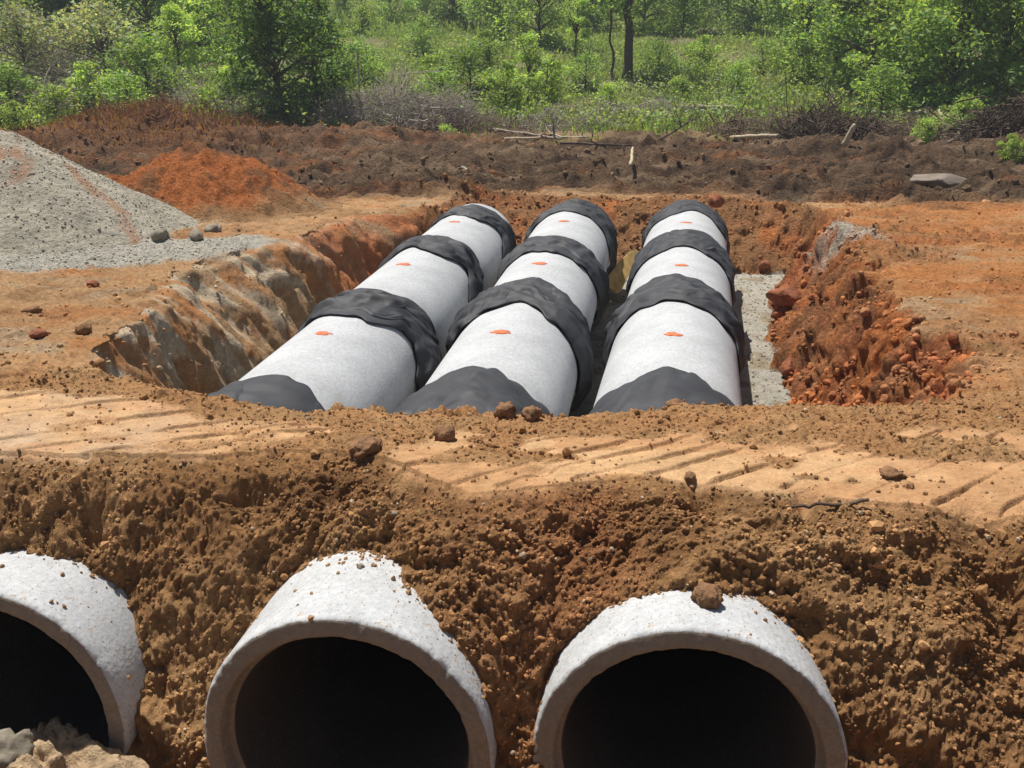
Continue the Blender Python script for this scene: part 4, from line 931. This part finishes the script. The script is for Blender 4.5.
lib('sapling', 3.6, .9, nl=1500, leaf=.17, base=.2, tone='bright', nclump=24)
lib('shrub', 1.7, 1.1, nl=2200, leaf=.13, base=.0, tone='bright', nclump=26)
lib('shrubd', 1.8, 1.2, nl=2400, leaf=.13, base=.0, tone='mid', nclump=26)
lib('grey', 2.6, 1.9, nl=3500, leaf=.13, base=.0, tone='grey', nclump=34)
LOOK = {'tall': 'tall leafy green tree', 'talld': 'tall dark green tree', 'bushy': 'broad mid green bushy tree', 'bright': 'bright green bushy tree', 'bigd': 'dense dark green bush', 'sapling': 'slender sapling', 'shrub': 'low bright green shrub', 'shrubd': 'low mid green shrub', 'grey': 'grey green leafy shrub'}
ORD = ['first', 'second', 'third', 'fourth', 'fifth', 'sixth', 'seventh', 'eighth', 'ninth', 'tenth', 'eleventh', 'twelfth', 'thirteenth', 'fourteenth', 'fifteenth', 'sixteenth', 'seventeenth', 'eighteenth', 'nineteenth', 'twentieth', 'twenty-first', 'twenty-second', 'twenty-third', 'twenty-fourth']
NAMES = {'tall': 'leafy_tree', 'talld': 'leafy_tree', 'bushy': 'bushy_tree', 'bright': 'bushy_tree', 'bigd': 'dark_bush', 'sapling': 'sapling', 'shrub': 'shrub', 'shrubd': 'shrub', 'grey': 'shrub'}
tcount = [0]
def tree(kind, px, Y, s, label, group):
    j = tcount[0]; tcount[0] += 1; x = sx(px, Y); cr, tr = LIB[kind][j % 2]
    e = empty(NAMES[kind], (x, Y, gz(x, Y)-.05), (j*2.4) % 6.28); s2 = s*(.94+.12*((j*37) % 10)/10); e.scale = (s, s2, s)
    link('trunk', tr, e); link('crown', cr, e)
    return tag(e, label, 'shrub' if 'shrub' in NAMES[kind] or 'bush' == NAMES[kind][-4:] else 'tree', group)
def row(items, rowname, group):
    for k, (kind, px, Y, s) in enumerate(sorted(items, key=lambda q_: q_[1])):
        tree(kind, px, Y, s, f'{LOOK[kind]}, {ORD[k]} from the left in the {rowname}', group)
tree('bigd', 283, 28.5, 1.0, 'dense dark green bush standing alone right of the brown mound', None)
tree('bigd', 318, 30.5, .75, 'smaller dark bush leaning out from the right side of the dense dark bush', None)
tree('grey', 262, 27.2, .42, 'small pale green shrub in front of the dense dark bush', None)
tree('shrub', 1010, 20.3, .36, 'small bright green shrub beside the half buried slab at the right edge', None)
tree('shrub', 928, 24, .42, 'low bright green shrub among the branches in front of the right thicket', None)
tree('shrub', 20, 25, .45, 'small yellow green shrub just beyond the top of the gravel pile', None)
tree('shrub', 446, 26, .3, 'small green shrub growing at the foot of the twig pile', None)
row([('shrub', 60, 27.5, .8), ('shrubd', 15, 29, .9), ('shrub', 208, 28.5, .7), ('grey', 30, 35, 1.1), ('shrub', 98, 30, 1.0), ('grey', 110, 36, 1.2), ('bushy', -15, 38, .8), ('shrubd', 150, 33, 1.2), ('bright', 185, 39, .6), ('shrubd', 128, 29, .8), ('shrub', 235, 34, .9)], 'left thicket front', 'shrubs of the left thicket')
row([('talld', 5, 48, 1), ('talld', 75, 46, 1.05), ('tall', -60, 44, 1), ('talld', 112, 50, 1.0), ('bushy', 160, 44, 1.0), ('bushy', 205, 48, 1.1), ('bright', 238, 43, 1.0), ('bushy', 270, 52, 1.2), ('tall', 175, 60, 1), ('tall', 40, 58, 1.1)], 'left thicket back', 'trees of the left thicket')
row([('shrub', 352, 31, .7), ('shrubd', 440, 30.5, .8), ('shrub', 345, 42, .9), ('shrub', 365, 55, 1.0), ('shrubd', 395, 62, 1.3), ('shrubd', 425, 46, .9), ('shrub', 490, 40, .9), ('shrubd', 362, 38, .9), ('shrub', 440, 36, .8), ('shrub', 350, 72, 1.6), ('shrubd', 430, 75, 1.8), ('shrubd', 400, 90, 2)], 'open slope', 'scattered shrubs on the open slope')
row([('shrub', 505, 31, .9), ('shrub', 545, 32, .9), ('sapling', 528, 33, .7), ('shrubd', 470, 34, 1.0), ('shrubd', 585, 36, .7), ('shrubd', 655, 40, .8), ('shrub', 700, 42, .9), ('shrubd', 760, 41, .7), ('shrub', 790, 38, 1.0), ('shrubd', 735, 36, .6), ('shrub', 680, 34, .5), ('shrub', 610, 33, .5), ('sapling', 575, 45, .8)], 'clearing', 'shrubs in the clearing')
row([('bushy', 455, 62, 1.0), ('bushy', 500, 54, .9), ('bright', 540, 50, 1.0), ('tall', 520, 70, .95), ('bushy', 585, 60, 1.0), ('tall', 600, 72, 1.0), ('bright', 640, 55, .9), ('bushy', 680, 57, 1.0), ('tall', 720, 64, 1.0), ('bushy', 745, 55, 1.0), ('tall', 560, 85, 1.1), ('talld', 660, 80, 1.1), ('tall', 780, 62, 1.0), ('tall', 480, 88, 1.1), ('talld', 700, 92, 1.2)], 'trees behind the clearing', 'trees behind the clearing')
row([('bushy', 800, 44, 1.0), ('bright', 830, 38, 1.0), ('bushy', 865, 35, 1.0), ('bright', 905, 32, .9), ('tall', 890, 42, .9), ('talld', 845, 48, 1.0), ('bushy', 945, 30, .9), ('tall', 960, 38, .9), ('bright', 990, 30, .9), ('bushy', 1030, 29, .9), ('tall', 1030, 38, 1.0), ('talld', 930, 48, 1.0), ('shrubd', 880, 29, .9), ('talld', 1060, 46, 1.0), ('bright', 1075, 30, 1.0), ('shrub', 960, 27, .6)], 'right thicket', 'trees of the right thicket')
row([('tall', 290, 110, 1.1), ('talld', 455, 120, 1.1), ('talld', 520, 125, 1.1), ('tall', 600, 120, 1.2), ('talld', 680, 125, 1.1), ('tall', 760, 118, 1.0), ('talld', 830, 110, 1.0), ('tall', 900, 105, 1.1), ('talld', 970, 100, 1.2), ('tall', 1040, 100, 1.2), ('talld', 220, 105, 1.2), ('tall', 140, 95, 1.2), ('tall', 60, 90, 1.2), ('talld', -20, 90, 1.3)], 'skyline', 'trees on the skyline')
# bare trunks in the clearing
def trunk_tree(px, py, h, r, label, name, nl, seed, tone='mid', lean=0., base=.45):
    x, Y, z_ = hit(px, py, 1.2); rr = np.random.default_rng(seed); e = empty(name, (x, Y, z_-.05))
    k = 12; t_ = np.linspace(0, 1, k); tp = np.stack([lean*t_*h+rr.normal(size=k)*.012*h, rr.normal(size=k)*.01*h, t_*h], -1); tp[0, :2] = 0
    rad = r*(1-.55*t_); rad[0] *= 1.35; paths = [(tp, rad)]; cl = []
    for c in range(int(nl > 0)*22+3):
        f_ = base+(1-base)*rr.random(); s_ = np.array([np.interp(f_, t_, tp[:, j]) for j in range(3)]); a = rr.uniform(0, 6.28); L = h*rr.uniform(.08, .22)
        e_ = s_+np.array([math.cos(a)*L, math.sin(a)*L, L*rr.uniform(.1, .8)]); paths.append((np.array([s_, (s_+e_)/2+rr.normal(size=3)*.03*h*.3, e_]), np.array([r*.3, r*.2, r*.06]))); cl.append(e_)
    V, q = tubes(paths, 8); link('trunk', mesh_np('trunk', V, q, None, [M_bark]), e)
    if nl:
        cl = np.array(cl); per = nl//len(cl); cen = np.repeat(cl, per, 0); pts = cen+rr.normal(size=cen.shape)*h*.05
        cc = np.array(GREENS[tone])*rr.uniform(.6, 1.4, (len(pts), 1)); V, q, cc = leaf_faces(pts, .2, cc, seed); link('crown', mesh_np('crown', V, q, cc, [M_leaf], False), e)
    return tag(e, label, 'tree')
trunk_tree(627, 84, 7.5, .19, 'thick dark tree trunk rising out of the frame in the middle of the clearing', 'bare_trunk_tree', 2400, 41, base=.55)
trunk_tree(613, 84, 4.2, .06, 'thin crooked sapling trunk just left of the thick dark trunk', 'thin_tree', 700, 42, lean=-.06, base=.5)
trunk_tree(575, 70, 2.0, .14, 'short dark dead trunk left of the thin sapling', 'dead_tree', 0, 43, base=.6)
trunk_tree(948, 118, 5, .05, 'thin pale stemmed tree in front of the right thicket', 'thin_tree', 900, 44, tone='bright', base=.45)

# ------------------------------------------------------------------ grass and weeds
def blades(n, ylo, yhi, L, wd, seed, tones, dens, p=1.0, name='grass', lean=.45):
    rr = np.random.default_rng(seed); Y = ylo+(yhi-ylo)*rr.random(n)**p; X = rr.uniform(-1, 1, n)*(.62*Y+1.5)
    k = dens(X, Y) > rr.random(n); X, Y = X[k], Y[k]; n = len(X)
    Z = height(X[None], Y[None])[0]-.02
    a = rr.uniform(0, 6.28, n); ln = L*rr.uniform(.5, 1.3, n)*(.6+.6*sst(-.4, .5, fbm(X*.5, Y*.5, 2, seed)))
    tip = np.stack([np.cos(a)*ln*lean*rr.uniform(.2, 1.5, n), np.sin(a)*ln*lean*rr.uniform(.2, 1.5, n), ln], -1)
    b = rr.uniform(0, 6.28, n); sv = np.stack([np.cos(b), np.sin(b), b*0], -1)*(wd*rr.uniform(.6, 1.4, n))[:, None]
    B = np.stack([X, Y, Z], -1); V = np.stack([B-sv, B+sv, B+tip*.6+sv*.7, B+tip], 1).reshape(-1, 3); q = np.arange(4*n).reshape(n, 4)
    t_ = np.clip(.5+.9*fbm(X*.35, Y*.35, 3, seed+3)+.2*rr.normal(size=n), 0, 1)[:, None]; cc = np.array(tones[0])*(1-t_)+np.array(tones[1])*t_; cc = cc*rr.uniform(.7, 1.3, (n, 1))
    return mesh_np(name, V, q, np.repeat(cc, 4, 0), [M_leaf], False)
def dgreen(X, Y):
    mudn = fbm(X*.5, Y*.8, 3, 61); g = sst(25.5, 28, Y+mudn*2.5)
    bare = sst(.1, .4, fbm(X*.35, Y*.5, 3, 168)); return g*(1-.75*bare)
tag(link('grass', blades(90000, 24.5, 60, .30, .028, 51, [(.17, .255, .085), (.27, .355, .12)], dgreen, 1.25)), kind='stuff')
tag(link('far_grass', blades(60000, 58, 150, .55, .09, 52, [(.19, .265, .10), (.28, .36, .14)], lambda X, Y: np.ones(len(X)), 1.1)), kind='stuff')
tag(link('dry_grass', blades(26000, 21.5, 30, .30, .016, 53, [(.20, .085, .032), (.30, .16, .07)], lambda X, Y: np.clip(1.5*np.exp(-((X+9.6)/3.4)**2-((Y-25)/2.1)**2)-.1, 0, 1)*.95+.05*(Y > 25), 1.0, 'dry_grass', lean=.8)), kind='stuff')
# leafy weeds
rr = np.random.default_rng(61); n = 4200
Yw = 26+rr.random(n)**1.3*85; Xw = rr.uniform(-1, 1, n)*(.6*Yw+1)
k = dgreen(Xw, Yw)*.85 > rr.random(n); Xw, Yw = Xw[k], Yw[k]; Zw = height(Xw[None], Yw[None])[0]; n = len(Xw); per = 46
Sw = rr.uniform(.22, .6, n)*(1+Yw/90); cen = np.repeat(np.stack([Xw, Yw, Zw+Sw*.35], -1), per, 0); off = rr.normal(size=cen.shape)*np.array([.5, .5, .38])*np.repeat(Sw, per)[:, None]
pts = cen+off; gt = np.array([GREENS[t] for t in ('mid', 'bright', 'yellow', 'olive', 'grey')])[rr.integers(0, 5, n)]
cc = np.repeat(gt, per, 0)*rr.uniform(.7, 1.3, (len(pts), 1)); V, q, cc = leaf_faces(pts, .13, cc, 62)
tag(link('weeds', mesh_np('weeds', V, q, cc, [M_leaf], False)), kind='stuff')

# ------------------------------------------------------------------ air
def air():
    x0, x1, y0, y1, z0, z1 = -560, 560, -90, 440, -2.2, 34
    V = [(x, y_, z_) for z_ in (z0, z1) for y_ in (y0, y1) for x in (x0, x1)]
    Fc = [[0, 2, 3, 1], [4, 5, 7, 6], [0, 1, 5, 4], [2, 6, 7, 3], [0, 4, 6, 2], [1, 3, 7, 5]]
    hm = D.materials.new('thin_haze'); hm.use_nodes = True; nt = hm.node_tree; nt.nodes.remove(nt.nodes['Principled BSDF'])
    pv = nt.nodes.new('ShaderNodeVolumePrincipled'); pv.inputs['Color'].default_value = (.82, .90, 1, 1); pv.inputs['Density'].default_value = .0012
    nt.links.new(pv.outputs[0], nt.nodes['Material Output'].inputs['Volume'])
    return mesh_np('haze', np.array(V, float), np.array(Fc), None, [hm], False)
tag(link('haze', air()), kind='stuff')
# ------------------------------------------------------------------ camera, sun, sky
cam = D.cameras.new('Camera'); co = D.objects.new('Camera', cam); COL.objects.link(co)
cam.sensor_width = 36; cam.lens = 36*F/1024; cam.clip_start = .05; cam.clip_end = 2000
co.location = (0, 0, CAMH); co.rotation_euler = (math.pi/2-PITCH, 0, 0); scene.camera = co
tosun = np.array([-.24, .28, .92]); tosun /= np.linalg.norm(tosun)
sun = D.lights.new('Sun', 'SUN'); sun.energy = 5.0; sun.angle = math.radians(.53); sun.color = (1, .955, .89)
so = D.objects.new('Sun', sun); COL.objects.link(so)
from mathutils import Vector
so.rotation_euler = Vector(tosun).to_track_quat('Z', 'Y').to_euler()
wd = D.worlds.new('World'); scene.world = wd; wd.use_nodes = True; nt = wd.node_tree
sky = nt.nodes.new('ShaderNodeTexSky'); sky.sky_type = 'NISHITA'; sky.sun_disc = False
sky.sun_elevation = math.asin(tosun[2]); sky.sun_rotation = math.atan2(tosun[0], tosun[1])
bg = nt.nodes['Background']; bg.inputs['Strength'].default_value = .052; nt.links.new(sky.outputs[0], bg.inputs['Color'])
vs = scene.view_settings; vs.view_transform = 'Standard'; vs.look = 'None'; vs.gamma = 1; vs.exposure = .38; vs.use_curve_mapping = False
scene.cycles.max_bounces = 6
